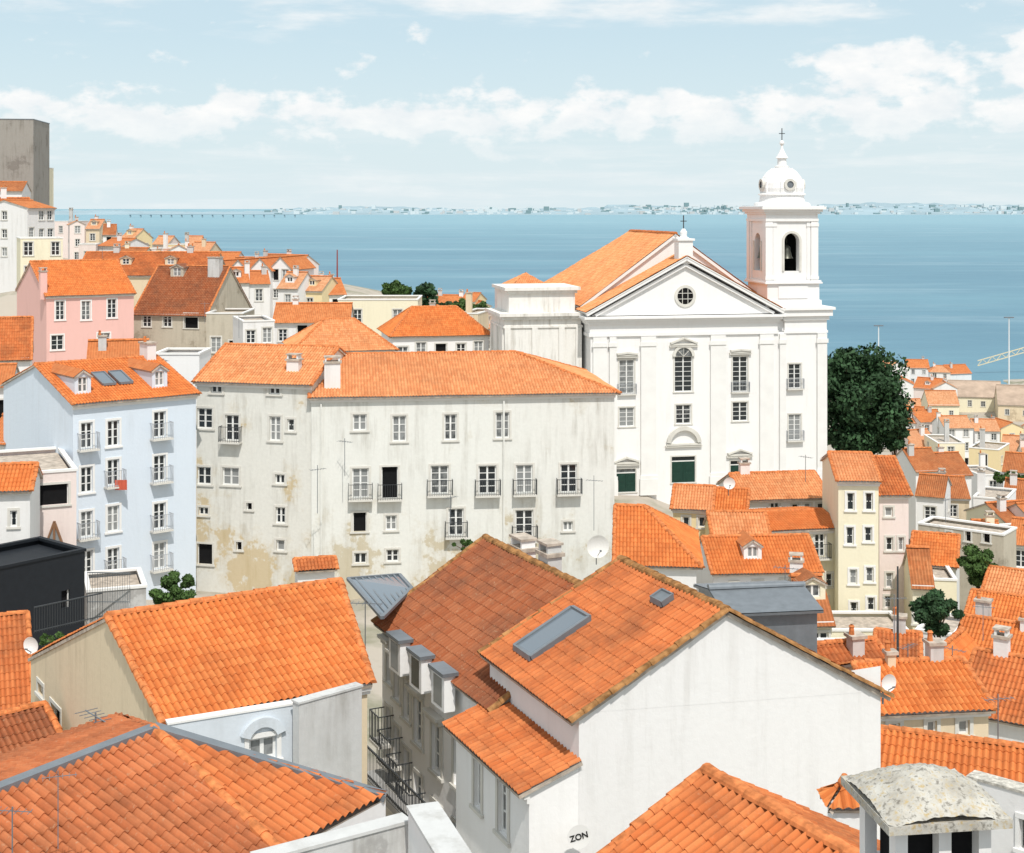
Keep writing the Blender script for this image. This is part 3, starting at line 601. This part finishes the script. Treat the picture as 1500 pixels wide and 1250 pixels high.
house('tiled_house','low white house behind the trees',(1335,822,100),(1400,99),6,5,'g',1.4,WH,0,near=3,nwin=(2,1))
house('white_house','white blocky house with a parapet',(1342,925,79),(1400,78),4,5,'f',0,WH2,0,nwin=(2,1))
house('tiled_house','white house with low orange roof',(1415,905,84),(1520,82),4.5,5,'g',1.1,WH,0,near=4,nwin=(3,1))
house('tiled_house','cream house with orange roof by the trees',(1440,868,93),(1530,91),4.5,5,'g',1.2,CRM,2,near=4,nwin=(3,1))
house('harbour_warehouse','low warehouse with a faded brown roof',(1392,580,395),(1470,392),16,4,'g',3.4,CRM,0,roofm=WARE,nwin=(4,1),cat='warehouse')
house('harbour_warehouse','low warehouse with a faded brown roof',(1462,592,375),(1570,370),18,4,'g',4.,BEI,0,roofm=WARE,nwin=(4,1),cat='warehouse')
# hillside rows
ROWS=[(78,328,292,364,300,9,(1,2),1),(110,352,440,398,262,10,(0,1,2),1),(160,380,500,424,232,9,(0,1,2),1),(330,414,505,444,205,5,(0,2),1),
 (1268,540,1420,545,450,5,(0,2),1.2),(1275,566,1400,570,400,4,(2,0),1.2),(1280,592,1400,598,335,3,(0,1,2),1.3),(1315,622,1540,630,280,6,(0,2,1),1.35),(1335,656,1545,662,228,5,(0,2,1),1.3),(1340,694,1560,700,182,5,(0,1,2),1.25),(1335,732,1560,742,150,5,(0,1,2),1.1),(1400,797,1560,805,124,4,(0,1),1),
 (620,445,720,448,260,4,(0,),1),(640,470,735,470,170,3,(2,),1),(0,395,75,395,200,2,(0,1),1),(1475,765,1570,770,130,2,(0,1),1),(1140,905,1215,905,76,2,(0,1),1),(-20,640,40,640,95,2,(0,),1),(1335,852,1400,852,92,2,(1,),1)]
CN={'white':WH,'bright white':WH2,'cream':CRM,'beige':BEI,'pale pink':PPNK,'yellow':YEL}
for x0,y0,x1,y1,Y,n,tl,sz in ROWS:
    for i in range(n):
        f=(i+.5)/n; hw=(x1-x0)/n*.5*random.uniform(.75,1.2); px=x0+(x1-x0)*f+random.uniform(-.12,.12)*(x1-x0)/n; py=y0+(y1-y0)*f+random.uniform(-11,11)*min(1,200/Y)
        YY=Y+random.uniform(-.04,.04)*Y; dY=random.uniform(-.6,.4)*hw*2*Y/F; cn=random.choice(('white','bright white','white','bright white','cream','beige','pale pink','yellow'))
        rt=random.choice('gggvgf' if Y<400 else 'gggv'); W=2*hw*Y/F; rh=(min(3,W*.24) if rt=='v' else random.uniform(1.2,2.1)*sz); hl=random.choice((0,0,2.)) if W>6 and rt=='g' else 0; h=random.uniform(6,8.5)*sz
        t_=random.choice(tl)
        house('hillside_house',cn+' plastered house with '+('a flat roof terrace' if rt=='f' else 'a worn orange tiled roof' if t_==1 else 'an orange tiled roof'),(px-hw,py,YY),(px+hw,YY+dY),random.uniform(6.,8.5) if Y>120 else 4.5,h,rt,rh,CN[cn],t_,nwin=(max(1,int(W/2.4)),2 if h<8 else 3),hl=hl,hr=hl,group='houses on the hillside',
              chim=[(W*random.random(),random.uniform(2,4),.7,.5,rh+.6)] if random.random()<.7 else (),dorm=[(W*.5,1.,1.4,.9)] if rt=='g' and rh>1.5 and random.random()<.4 else ())
for i,px in enumerate((300,334,366,396)):
    house('gabled_house','narrow white gabled house with tall windows',(px,392-i*2+6,214),(px+30,213),8,8,'v',1.6,WH2,0,nwin=(2,3),group='row of narrow white gabled houses')
# ================================================= CHURCH
A=S(865,720,134); th=math.atan2(.1908,.9816); CH=thing('church','white baroque church with pediment and bell tower','church',A,th); AA=tuple(A)
for q in ((0,0),(23,0),(23,24),(0,24),(-8,0)): GP.append((A.x+.98*q[0]-.19*q[1],A.y+.19*q[0]+.98*q[1],A.z))
def U(p): k=(p-750)/F; return (A.y*k-A.x)/(.9816-.1908*k)
UT=U(1137); UE=U(1210)
mb=MB(); ws=[(918,552,22,50),(1084,548,22,52),(918,611,22,28),(1001,607,22,28),(1084,603,22,28),(1001,548,26,52),(1001,688,34,38,'g'),(917,704,28,34,'g'),(1083,692,26,34,'g'),(1164,551,18,36),(1164,626,18,38)]
ops,ks=pixops(AA,th,(0,0),(1,0),ws)
o2=panel(mb,(0,0,0),(1,0),UE,-3,14.6,ops,rev=.4); panelwins(CH,(0,0),(1,0),o2,ks,STONE)
panel(mb,(0,5,0),(0,-1),5,-3,16.4,[]); panel(mb,(UE,0,0),(0,1),5.1,-3,14.6,[])
mb.box(.2,UE-.2,.3,5,14.4,16.3)
panel(mb,(0.4,26,0),(0,-1),23,-3,17.3,[]); panel(mb,(18.4,3,0),(0,1),23,-3,17.3,[]); panel(mb,(18.4,26,0),(-1,0),18,-3,17.3,[]); mb.poly([(.4,3.2,16),(18.4,3.2,16),(18.4,3.2,17.3),(9.2,3.2,23.9),(.4,3.2,17.3)])
mb.obj('wall',[WH2],CH)
rb=MB()
rb.slope((-.3,27,17.1),(-.3,2.9,17.1),(9.2,2.9,24),(9.2,19,24),4,th=.3); rb.slope((18.9,2.9,17.1),(18.9,27,17.1),(9.2,19,24),(9.2,2.9,24),4,th=.3); rb.slope((18.9,27,17.1),(-.3,27,17.1),(9.2,19,24),(9.2,19,24),2)
rb.cap((9.2,2.9,24),(9.2,19,24),.2,.5,2)
rb.slope((-.6,3.4,16.75),(-.6,-.7,16.75),(9.2,-.7,21.95),(9.2,3.4,21.95),4); rb.slope((19.,-.7,16.75),(19.,3.4,16.75),(9.2,3.4,21.95),(9.2,-.7,21.95),4)
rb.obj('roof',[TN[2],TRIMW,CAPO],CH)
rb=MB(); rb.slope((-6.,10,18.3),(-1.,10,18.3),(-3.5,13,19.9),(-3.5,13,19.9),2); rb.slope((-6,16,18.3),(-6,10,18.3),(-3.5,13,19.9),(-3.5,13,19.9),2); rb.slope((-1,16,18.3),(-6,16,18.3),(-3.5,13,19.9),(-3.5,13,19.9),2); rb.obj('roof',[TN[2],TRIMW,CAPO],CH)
mb=MB(); mb.box(-6,-.5,9.5,17,-3,18.25); mb.obj('side_chapel',[WH],CH)
pb=MB(); pb.poly([(.1,-.05,16.4),(18.3,-.05,16.4),(9.2,-.05,21.3)]); pb.poly([(18.3,3,16.4),(.1,3,16.4),(9.2,3,21.3)])
pb.beam((-.5,-.35,16.55),(9.2,-.35,21.7),.6,.32); pb.beam((18.9,-.35,16.55),(9.2,-.35,21.7),.6,.32); pb.beam((.4,-.2,16.45),(9.2,-.2,21.1),.3,.25); pb.beam((18.,-.2,16.45),(9.2,-.2,21.1),.3,.25)
pb.obj('pediment',[WH2],CH)
eb=MB()
def courses(b,x0,x1,y0,y1,lst):
    for z0,z1,p in lst: b.box(x0-p,x1+p,y0-p,y1+p,z0,z1)
courses(eb,0,UT,.0,2,[(14.45,14.75,.18),(14.752,15.6,.1),(15.602,15.85,.3),(15.852,16.1,.5),(16.102,16.32,.75)])
courses(eb,UT+.9,UE,.02,5.1,[(14.45,14.7,.15),(14.702,15.7,.06),(15.702,16.1,.25),(16.102,16.7,.5),(16.702,16.95,.7)])
eb.obj('entablature',[WH2],CH)
for pp in ((868,888),(892,902),(938,960),(1040,1062),(1112,1132),(1141,1150),(1196,1210)):
    b=MB(); a,c=U(pp[0]),U(pp[1]); b.box(a,c,-.28,-.004,1.0,14.4); b.box(a-.12,c+.12,-.4,-.004,-.5,.998); b.box(a-.1,c+.1,-.36,-.284,13.5,13.9); b.box(a-.1,c+.1,-.36,-.284,1.002,1.35); b.obj('pilaster',[TRIMW],CH)
b=MB(); b.ring(9.2,-.16,.0,18.15,.78,1.05); b.disc(9.2,-.07,18.15,.8,1)
for a in (-.27,.27): b.box(9.2+a-.025,9.2+a+.025,-.12,-.075,17.4,18.9); b.box(8.45,9.95,-.118,-.077,18.15+a-.025,18.15+a+.025)
b.obj('round_window',[STONE,DARK],CH)
def hood(uc,w,z,h,curved=False,nm='window_hood'):
    b=MB(); b.box(uc-w/2,uc+w/2,-.3,-.004,z,z+.18)
    if curved: b.ring(uc,-.38,0,z+.1,w/2*.78,w/2,0,14,.1,math.pi-.1)
    else: b.beam((uc-w/2,-.2,z+.2),(uc,-.2,z+h),.36,.16); b.beam((uc+w/2,-.2,z+.2),(uc,-.2,z+h),.36,.16)
    b.box(uc-w/2-.1,uc+w/2+.1,-.24,-.004,z-.16,z-.003); b.obj(nm,[STONE],CH)
for i in (0,1): o=o2[i]; hood((o[0]+o[1])/2,2.0,o[3]+.35,.3)
o=o2[5]; uc=(o[0]+o[1])/2
b=MB(); b.ring(uc,-.06,.0,o[3],.0,.82,1,14,0,math.pi); b.ring(uc,-.2,0,o[3],.82,1.08,0,16,0,math.pi)
for a in (45,90,135): b.beam((uc,-.09,o[3]),(uc+.8*math.cos(math.radians(a)),-.09,o[3]+.8*math.sin(math.radians(a))),.04,.05)
b.obj('fanlight',[STONE,GLASS],CH); hood(uc,2.6,o[3]+1.05,.7)
for i,cv,w in ((6,True,3.4),(7,False,2.4),(8,False,2.4)):
    o=o2[i]; hood((o[0]+o[1])/2,w,o[3]+.5+(.6 if cv else 0),.6,cv,'door_hood')
for i in (9,10): o=o2[i]; link('balcony',bmesh_(1.7,.4,BARW),CH,((o[0]+o[1])/2,0,o[2]),0)
for i in (0,1): o=o2[i]; link('balcony',bmesh_(1.8,.3,BARW),CH,((o[0]+o[1])/2,0,o[2]),0)
b=MB(); b.box(8.5,9.9,-.3,1.1,21.2,23.4); b.box(8.35,10.05,-.45,1.25,23.402,23.6); b.lathe([(.6,23.6),(.3,23.8),(.35,24.2),(.15,24.5),(0,24.55)],9.2,.4,12); b.obj('pinnacle',[WH2],CH)
b=MB(); b.box(9.16,9.24,.36,.44,24.4,25.8); b.box(8.9,9.5,.36,.44,25.2,25.28); b.obj('cross',[IRON],CH)
b=MB(); b.box(-7.8,-.4,2,9,-3,16); courses(b,-7.8,-.4,2,9,[(15.2,15.4,.12),(16.002,16.3,.3),(16.302,16.6,.55)]); b.box(-7.3,-.9,2.5,8.6,16.602,18.4); courses(b,-7.3,-.9,2.5,8.6,[(18.402,18.7,.2),(18.702,19.,.45)])
for a in (-7.8,-5.2,-2.6,-.95): b.box(a,a+.55,1.8,1.998,-1,15.19)
for a in (2.3,5.2,8.1): b.box(-7.98,-7.802,a,a+.6,-1,15.19)
b.obj('tower_stub',[plaster('old_church_stone',(.80,.78,.74),.8)],CH)
BT=MB(); x0,x1,y0,y1=17.5,22.5,.25,5.2
BT.box(17.3,23.0,.05,5.6,16.952,17.6); BT.box(17.5,22.8,.15,5.4,17.602,19.2); BT.box(17.2,23.05,-.1,5.7,19.202,19.35); BT.box(17.3,22.95,.0,5.6,19.352,19.5)
BT.box(18.6,21.6,.06,.148,17.8,19.0)
def archp(b,O,D,W,z0,z1,w,zb,zs,th=.7):
    O=Vector(O);D=Vector((D[0],D[1],0));I=Vector((-D.y,D.x,0)); P=lambda s,z,t=0.:O+D*s+I*t+Vector((0,0,z)); c=W/2;r=w/2
    for a,d_ in ((0,c-r),(c+r,W)): b.poly([P(a,z0),P(d_,z0),P(d_,z1),P(a,z1)])
    b.poly([P(c-r,z0),P(c+r,z0),P(c+r,zb),P(c-r,zb)])
    b.poly([P(c-r,zb),P(c-r,zs),P(c-r,zs,th),P(c-r,zb,th)]); b.poly([P(c+r,zs),P(c+r,zb),P(c+r,zb,th),P(c+r,zs,th)]); b.poly([P(c-r,zb),P(c+r,zb),P(c+r,zb,th),P(c-r,zb,th)])
    n=12
    for k in range(n):
        a=math.pi-math.pi*k/n; e_=math.pi-math.pi*(k+1)/n
        p=(c+r*math.cos(a),zs+r*math.sin(a)); q=(c+r*math.cos(e_),zs+r*math.sin(e_))
        b.poly([P(*p),P(*q),P(q[0],z1),P(p[0],z1)]); b.poly([P(*p),P(*p,th),P(*q,th),P(*q)])
W=x1-x0; Dp=y1-y0
for O,D,WW in (((x0,y0,0),(1,0),W),((x0,y1,0),(0,-1),Dp),((x1,y0,0),(0,1),Dp),((x1,y1,0),(-1,0),W)): archp(BT,O,D,WW,19.5,25.5,1.5,20.4,23.3)
# layered corner pilasters on the two visible faces and their mirrors
for cx,sx in ((x0,1),(x1,-1)):
    for a0,a1,d in ((-.18,.55,.14),(.60,.95,.07)):
        xa,xb=sorted((cx+sx*a0,cx+sx*a1)); BT.box(xa,xb,y0-d,y0-.004,19.502,25.2); BT.box(xa,xb,y1+.004,y1+d,19.502,25.2); BT.box(xa-.05,xb+.05,y0-d-.06,y0-d-.003,24.7,25.0); BT.box(xa-.05,xb+.05,y0-d-.06,y0-d-.003,19.6,19.9)
for cy,sy in ((y0,1),(y1,-1)):
    for a0,a1,d in ((0.01,.55,.14),(.60,.95,.07)):
        ya,yb=sorted((cy+sy*a0,cy+sy*a1)); BT.box(x0-d-.045,x0-.004,ya,yb,19.502,25.2); BT.box(x1+.004,x1+d+.045,ya,yb,19.502,25.2)
courses(BT,x0,x1,y0,y1,[(25.202,25.45,.2),(25.452,25.9,.13),(25.902,26.1,.3),(26.102,26.35,.5),(26.352,26.6,.75),(26.602,26.7,.6)])
tw_=BT.obj('bell_tower',[WH2],CH)
b=MB(); b.ring(20,y0-.1,y0,23.3,.76,.98,0,14,0,math.pi); b.box(19.02,19.24,y0-.1,y0-.004,20.4,23.3); b.box(20.76,20.98,y0-.1,y0-.004,20.4,23.3); b.obj('arch_surround',[STONE],tw_)
for a,c in ((1.6,1.85),(3.55,3.8)): b=MB(); b.box(x0-.1,x0-.004,a,c,20.4,23.3); b.obj('arch_jamb',[STONE],tw_)
b=MB(); b.box(18.3,21.7,2.6,2.75,19.5,25.3); b.box(18.5,18.6,1.2,4.2,19.55,25.2); b.obj('shade_panel',[DARK],tw_)  # near-black panels added to stand in for shade inside the belfry
for bx,by in ((20,1.5),(18.05,2.72)):
    b=MB(); b.lathe([(.62,21.6),(.5,21.8),(.38,22.3),(.34,22.7),(.15,22.9),(0,22.92)],bx,by,16); b.box(bx-.04,bx+.04,by-.04,by+.04,22.9,25.2); b.obj('bell',[plain('bronze_bell',(.10,.10,.08),.4,.5,.6)],tw_,smooth=True)
b=MB(); b.lathe([(2.75,26.7),(2.7,26.95),(2.2,27.1),(2.12,27.7),(2.32,27.8),(2.27,27.9),(2.0,27.95),(2.06,28.4),(1.98,28.95),(1.74,29.5),(1.34,30.0),(.92,30.3),(.64,30.45),(.74,30.55),(.46,30.65),(.42,31.3),(.62,31.4),(.5,31.55),(.3,31.9),(.13,32.3),(.1,32.6),(.24,32.8),(.2,33.),(0,33.15)],20,2.72,32)
for k in range(8):
    a=math.pi/8+math.pi/4*k
    pr=[(2.03,27.95),(2.1,28.4),(2.02,28.95),(1.78,29.5),(1.38,30.),(.92,30.35)]
    for (r0,z0_),(r1,z1_) in zip(pr[:-1],pr[1:]): b.beam((20+r0*math.cos(a),2.72+r0*math.sin(a),z0_),(20+r1*math.cos(a),2.72+r1*math.sin(a),z1_),.2,.14)
b.obj('dome',[WH2],tw_)
for k in range(4):
    b=MB(); a=-math.pi/2+math.pi/2*k; cx,cy=20+1.98*math.cos(a),2.72+1.98*math.sin(a); d=Vector((math.cos(a),math.sin(a),0)); sd_=Vector((-math.sin(a),math.cos(a),0)); C=Vector((cx,cy,28.75))
    for j in range(16):
        t0,t1=2*math.pi*j/16,2*math.pi*(j+1)/16; R=lambda r,t,q:C+sd_*(r*math.cos(t))+Vector((0,0,r*math.sin(t)))+d*q
        b.poly([R(.34,t0,.22),R(.58,t0,.22),R(.58,t1,.22),R(.34,t1,.22)]); b.poly([R(.58,t0,.22),R(.58,t0,-.7),R(.58,t1,-.7),R(.58,t1,.22)]); b.poly([C+d*.12,R(.35,t0,.12),R(.35,t1,.12)],1)
    b.obj('oculus',[STONE,METG],tw_)
b=MB(); b.box(19.965,20.035,2.685,2.755,33.05,34.3); b.box(19.7,20.3,2.685,2.755,33.75,33.82); b.obj('cross',[IRON],tw_)
# ================================================= TREES
def leafm(name,c):
    m,t,b=newmat(name); g=nd(t,'NewGeometry'); r=g.outputs['Random Per Island']; n=noise(t,nd(t,'TexCoord').outputs['Object'],.6,3.)
    col=mix(t,r,tuple(x*.5 for x in c),tuple(x*1.5 for x in c)); col=mix(t,mr(t,n,.4,.65),col,tuple(x*.6 for x in c)); setc(t,b,col,.7,.2); return m
LF=leafm('pine_foliage',(.038,.085,.035)); LF2=leafm('broadleaf_foliage',(.07,.13,.035)); BARK=plain('bark',(.12,.08,.05),.9,.1,var=.4)
def tree(name,label,cat,px,pyt,pyb,Y,wpx,hgt,n,leaf,mat,nc=26):
    T_=S(px,pyt,Y);B_=S(px,pyb,Y); rx=wpx*Y/F/2; rz=(T_.z-B_.z)/2; cz=(T_.z+B_.z)/2; base=B_.z-hgt
    e=thing(name,label,cat,(T_.x,Y,base)); GP.append((T_.x,Y,base)); c=np.array((0,0,cz-base))
    rng=np.random.RandomState(int(px+pyt)); cen=[]
    while len(cen)<nc:
        p=rng.uniform(-1,1,3)
        if .25<np.linalg.norm(p)<.98: cen.append(p)
    cen=np.array(cen)*np.array((rx,rx,rz))*.82+c; cr=rng.uniform(.16,.40,nc)*min(rx,rz)
    k=rng.randint(0,nc,n); d=rng.normal(size=(n,3)); d/=np.linalg.norm(d,axis=1)[:,None]; rad=cr[k]*rng.uniform(.55,1.12,n)
    P=cen[k]+d*rad[:,None]*np.array((1,1,.75)); a=rng.normal(size=(n,3)); a/=np.linalg.norm(a,axis=1)[:,None]; b=np.cross(a,d+.3*rng.normal(size=(n,3))); b/=np.linalg.norm(b,axis=1)[:,None]+1e-6
    s=leaf*rng.uniform(.6,1.3,n)[:,None]; a=a*s; b=b*s*.6
    V=np.stack([P-a,P-b,P+a,P+b],1).reshape(-1,3); mb=MB(); mb.v=list(map(tuple,V.tolist())); mb.uv=[(0,0)]*len(V); mb.f=[(4*i,4*i+1,4*i+2,4*i+3) for i in range(n)]; mb.m=[0]*n
    mb.obj('crown',[mat],e)
    tb=MB(); H=cz-base; r0=max(.06,rx*.07)
    tb.lathe([(r0*1.4,-1),(r0*1.1,.4),(r0*.8,H*.6),(r0*.4,H)],n=9)
    for i in range(7):
        q=cen[i]; z=H*(.45+.07*i); tb.beam((0,0,z),tuple(q),r0*.6,r0*.6)
    tb.obj('trunk',[BARK],e)
tree('pine_tree','large dark green tree beside the church','tree',1256,495,682,152,152,6,24000,.26,LF,nc=70)
tree('pine_tree','dark green tree with a wide crown','tree',1310,600,672,150,50,3,5000,.24,LF)
tree('broadleaf_tree','green tree rising above the roofs','tree',578,410,445,205,60,5,3500,.3,LF2); tree('broadleaf_tree','dark green tree above the roofs','tree',625,412,458,205,40,4,3000,.3,LF); tree('broadleaf_tree','low green trees behind the roofs','tree',688,436,466,190,64,4,3500,.28,LF2); tree('broadleaf_tree','low green trees behind the roofs','tree',655,440,462,200,50,4,3000,.3,LF)
tree('broadleaf_tree','bright green leafy tree between houses','tree',1434,798,858,96,70,2.5,8000,.13,LF2); tree('broadleaf_tree','dark leafy tree below the pink building','tree',1376,862,930,74,80,2.5,8000,.12,LF)
tree('bush','leafy bush at the foot of the blue building','bush',258,838,888,80,84,.3,6000,.11,LF2); tree('bush','terrace shrubs in planters','bush',85,925,948,60,70,.3,2500,.08,LF2,nc=14)
tree('bush','small potted palm by the white tenement','bush',678,790,806,86,34,.2,800,.12,LF2,nc=8); tree('bush','ivy bush near the wall','bush',190,890,905,78,60,.3,1500,.1,LF2,nc=10)
tree('broadleaf_tree','green tree among the distant roofs','tree',1480,686,712,170,50,3,2500,.25,LF2)
# ================================================= SMALL THINGS
def dish(px,py,Y,r,txt=None,ang=0.):
    P=S(px,py,Y); e=thing('satellite_dish','round satellite dish'+(' with black ZON lettering' if txt else ' on a roof'),'satellite dish',P,ang); b=MB(); n=24; k_=.04 if txt else .25
    prev=None
    for j in range(5):
        rr=r*j/4; dy=k_*r*(rr/r)**2
        cur=[(rr*math.cos(2*math.pi*k/n),-dy,rr*math.sin(2*math.pi*k/n)) for k in range(n)]
        if prev:
            for k in range(n): b.poly([prev[k],prev[(k+1)%n],cur[(k+1)%n],cur[k]])
        prev=cur
    b.obj('reflector',[TRIMW],e); b=MB()
    if not txt: b.beam((0,0,-r*.9),(0,-r*1.1,-r*.2),.03,.03); b.box(-.05,.05,-r*1.2,-r*1.05,-r*.25,-r*.1); b.beam((0,.25,-.1),(0,.25,-r-.5),.05,.05)
    b.beam((0,.02,0),(0,.3,-.05),.05,.05); b.obj('arm',[METG],e)
    if txt:
        cu=bpy.data.curves.new('lettering','FONT'); cu.body=txt; cu.size=r*.7; cu.align_x='CENTER'; cu.align_y='CENTER'; cu.extrude=.003; cu.offset=.004; o=bpy.data.objects.new('text_tmp',cu); COL.objects.link(o)
        bpy.context.view_layer.update(); me=bpy.data.meshes.new_from_object(o.evaluated_get(bpy.context.evaluated_depsgraph_get())); bpy.data.objects.remove(o)
        me.materials.clear(); me.materials.append(DARK); o=link('lettering',me,e,(0,-.06*r,0)); o.rotation_euler=(math.radians(90),math.radians(-12),0)
dish(848,1226,35.4,.3,'ZON',.2); dish(47,945,50,.3,None,-.3); dish(1300,1000,48,.3,None,.4); dish(875,800,88,.7,None,.2); dish(1068,708,97,.4,None,0)
def antenna(px,py,Y,h,n=6,ang=.5):
    P=S(px,py,Y); q=.4 if Y<30 else .8; e=thing('television_antenna','thin metal television antenna on a roof','antenna',(P.x,P.y,P.z),ang,'roof antennas'); b=MB(); b.beam((0,0,-.3),(0,0,h),.035*q,.035*q); b.obj('mast',[METG],e); b=MB(); b.beam((-.6*q,0,h*.9),(.7*q,0,h*.9),.025*q,.025*q)
    for k in range(n): x=(-.55+1.2*k/(n-1))*q; b.beam((x,(-.32+.02*k)*q,h*.9),(x,(.32-.02*k)*q,h*.9),.016*q,.016*q)
    b.obj('aerial',[METG],e)
for a in ((535,950,46,1.6),(85,1215,22,.9),(18,1245,20,.6),(465,745,86,2.6),(870,770,86,3.),(1462,1090,46,1.6),(1310,930,64,1.8),(505,690,88,2.),(240,560,95,1.6),(1150,870,60,1.2),(660,760,86,1.4),(1395,1000,58,1.5),(140,1100,30,.8),(1330,985,60,1.2),(1440,930,70,1.5),(1180,700,100,1.6),(350,490,110,1.6),(300,470,150,2.),(150,385,180,2.),(1385,760,110,1.6)): antenna(*a,ang=random.uniform(-1,1))
def mast(px,pt,pb,Y,name,label,cat,mats,r=.15,head=True):
    P=S(px,pb,Y);T2=S(px,pt,Y); h=T2.z-P.z; e=thing(name,label,cat,P); b=MB(); b.lathe([(r*1.4,-12),(r,h*.3),(r*.7,h)],n=8); b.obj('pole',mats,e)
    if head: b=MB(); b.box(-1.6,1.6,-.4,.4,h,h+.35); b.obj('lamp_head',[METG],e)
mast(1287,478,535,500,'lamp_mast','tall lamp mast on the quay','street lamp',[TRIMW],.22); mast(1478,466,545,480,'lamp_mast','tall lamp mast on the quay','street lamp',[TRIMW],.22)
mast(494,366,412,240,'radio_mast','thin dark red radio mast above the roofs','mast',[RED],.13,False); mast(1315,830,1000,66,'lamp_post','thin dark pole between houses','pole',[IRON],.06,False)
P=S(1432,536,520);Q=S(1530,508,520); e=thing('harbour_crane','pale yellow lattice crane jib at the harbour','crane',(P.x,P.y,P.z)); b=MB(); D=Q-P; n=14
for o_ in (Vector((0,0,0)),Vector((0,0,1.8))): b.beam(o_,D+o_,.3,.3)
for k in range(n): b.beam(D*(k/n)+Vector((0,0,1.8*(k%2))),D*((k+1)/n)+Vector((0,0,1.8*((k+1)%2))),.2,.2)
b.obj('jib',[YLW],e); b=MB(); b.box(D.x-1,D.x+1,-1,1,-25,D.z+3); b.obj('mast',[YLW],e)
def rail(name,label,P,Q,h=1.,step=.13,mat=IRON):
    P=Vector(P);Q=Vector(Q); e=thing(name,label,'railing',P); D=Q-P; L=D.length; b=MB(); b.beam((0,0,h),D+Vector((0,0,h)),.05,.05); b.beam((0,0,.08),D+Vector((0,0,.08)),.04,.04); b.obj('handrail',[mat],e); b=MB(); n=int(L/step)
    for k in range(n+1): p=D*(k/n); b.beam(p,p+Vector((0,0,h)),.018,.018)
    b.obj('baluster',[mat],e,kind='stuff')
P=S(527,1108,47.5); Q=S(700,1262,39.); rail('iron_railing','black iron balcony railing along the white facade',(P.x,P.y,41.4),(Q.x,Q.y,41.4))
e=thing('long_balcony','long stone balcony slab on the white facade','balcony',(P.x,P.y,41.3)); b=MB(); D=Vector((Q.x,Q.y,0))-Vector((P.x,P.y,0)); i_=Vector((.9,.43,0))
q=[Vector((0,0,0)),D,D+i_,i_]; b.poly(q); b.poly([x-Vector((0,0,.2)) for x in q][::-1])
for k in range(4): b.poly([q[k],q[k]-Vector((0,0,.2)),q[(k+1)%4]-Vector((0,0,.2)),q[(k+1)%4]])
b.obj('slab',[GRY],e)
P=S(50,928,61);Q=S(150,905,64); rail('terrace_fence','dark metal terrace fence',P,Q,1.1); P=S(128,884,74);Q=S(190,884,76); rail('terrace_fence','grey metal terrace fence',P,Q,1.6,.15,METG)
q=[S(510,848,50),S(585,842,52),S(603,862,49.5),S(560,905,46)]
e=thing('glass_canopy','grey glazed canopy between two roofs','canopy',q[0]-Vector((0,0,2))); b=MB(); q=[x-(q[0]-Vector((0,0,2))) for x in q]; b.poly(q,1)
for k in range(4): b.beam(q[k],q[(k+1)%4],.12,.1)
for k in range(1,8): f=k/8; b.beam(q[0].lerp(q[1],f),q[3].lerp(q[2],f),.06,.08)
for x in q[1:3]: b.beam(x,x-Vector((0,0,5)),.12,.12)
b.obj('frame',[METG,SKYG],e)
P=S(177,718,85.2); e=thing('laundry','red cloth hung over a balcony','laundry',P); b=MB()
for k in range(6): b.poly([(-.35+.12*k,.03*(k%2),0),(-.23+.12*k,.03*((k+1)%2),0),(-.23+.12*k,.03*((k+1)%2)-.02,.6),(-.35+.12*k,.03*(k%2)-.02,.6)])
b.obj('cloth',[plain('red_cloth',(.6,.12,.07))],e)
# ================================================= TERRAIN
for x in range(-300,420,60):
    for y,z in ((470,3),(530,-2),(600,-6),(420,7 if x>0 else 22)): GP.append((x,y,z))
for x,z in ((-60,44),(-20,42),(0,42),(20,44),(60,40)): GP.append((x,6,z))
for x,y,z in ((120,100,30),(160,200,20),(-120,90,42),(-160,160,50),(40,260,22),(0,300,22),(60,180,28),(-20,260,26)): GP.append((x,y,z))
G=np.array(GP); nx,ny=150,170; xs=np.linspace(-320,420,nx); ys=np.concatenate([np.linspace(4,160,90),np.linspace(163,600,80)])
X,Yg=np.meshgrid(xs,ys); Zg=np.zeros_like(X)
for j in range(ny):
    d2=(X[j][:,None]-G[:,0])**2+(Yg[j][:,None]-G[:,1])**2+4.; wgt=d2**-1.7; Zg[j]=(wgt*G[:,2]).sum(1)/wgt.sum(1)
Zg-=.3
mb=MB(); V=np.stack([X,Yg,Zg],-1).reshape(-1,3); mb.v=list(map(tuple,V.tolist())); mb.uv=[(0,0)]*len(V)
mb.f=[(j*nx+i,j*nx+i+1,(j+1)*nx+i+1,(j+1)*nx+i) for j in range(ny-1) for i in range(nx-1)]; mb.m=[0]*len(mb.f)
m_,t,b=newmat('hillside_ground'); gp=nd(t,'NewGeometry').outputs['Position']; n=noise(t,gp,.12,7.,.6); n2=noise(t,gp,1.5,5.)
c=mix(t,mr(t,n,.48,.62),(.42,.37,.31),(.14,.15,.08)); c=mix(t,mt(t,'MULTIPLY',n2,.5),c,(.46,.42,.36)); setc(t,b,c,.95,.1)
mb.obj('ground',[m_],smooth=True,kind='structure')
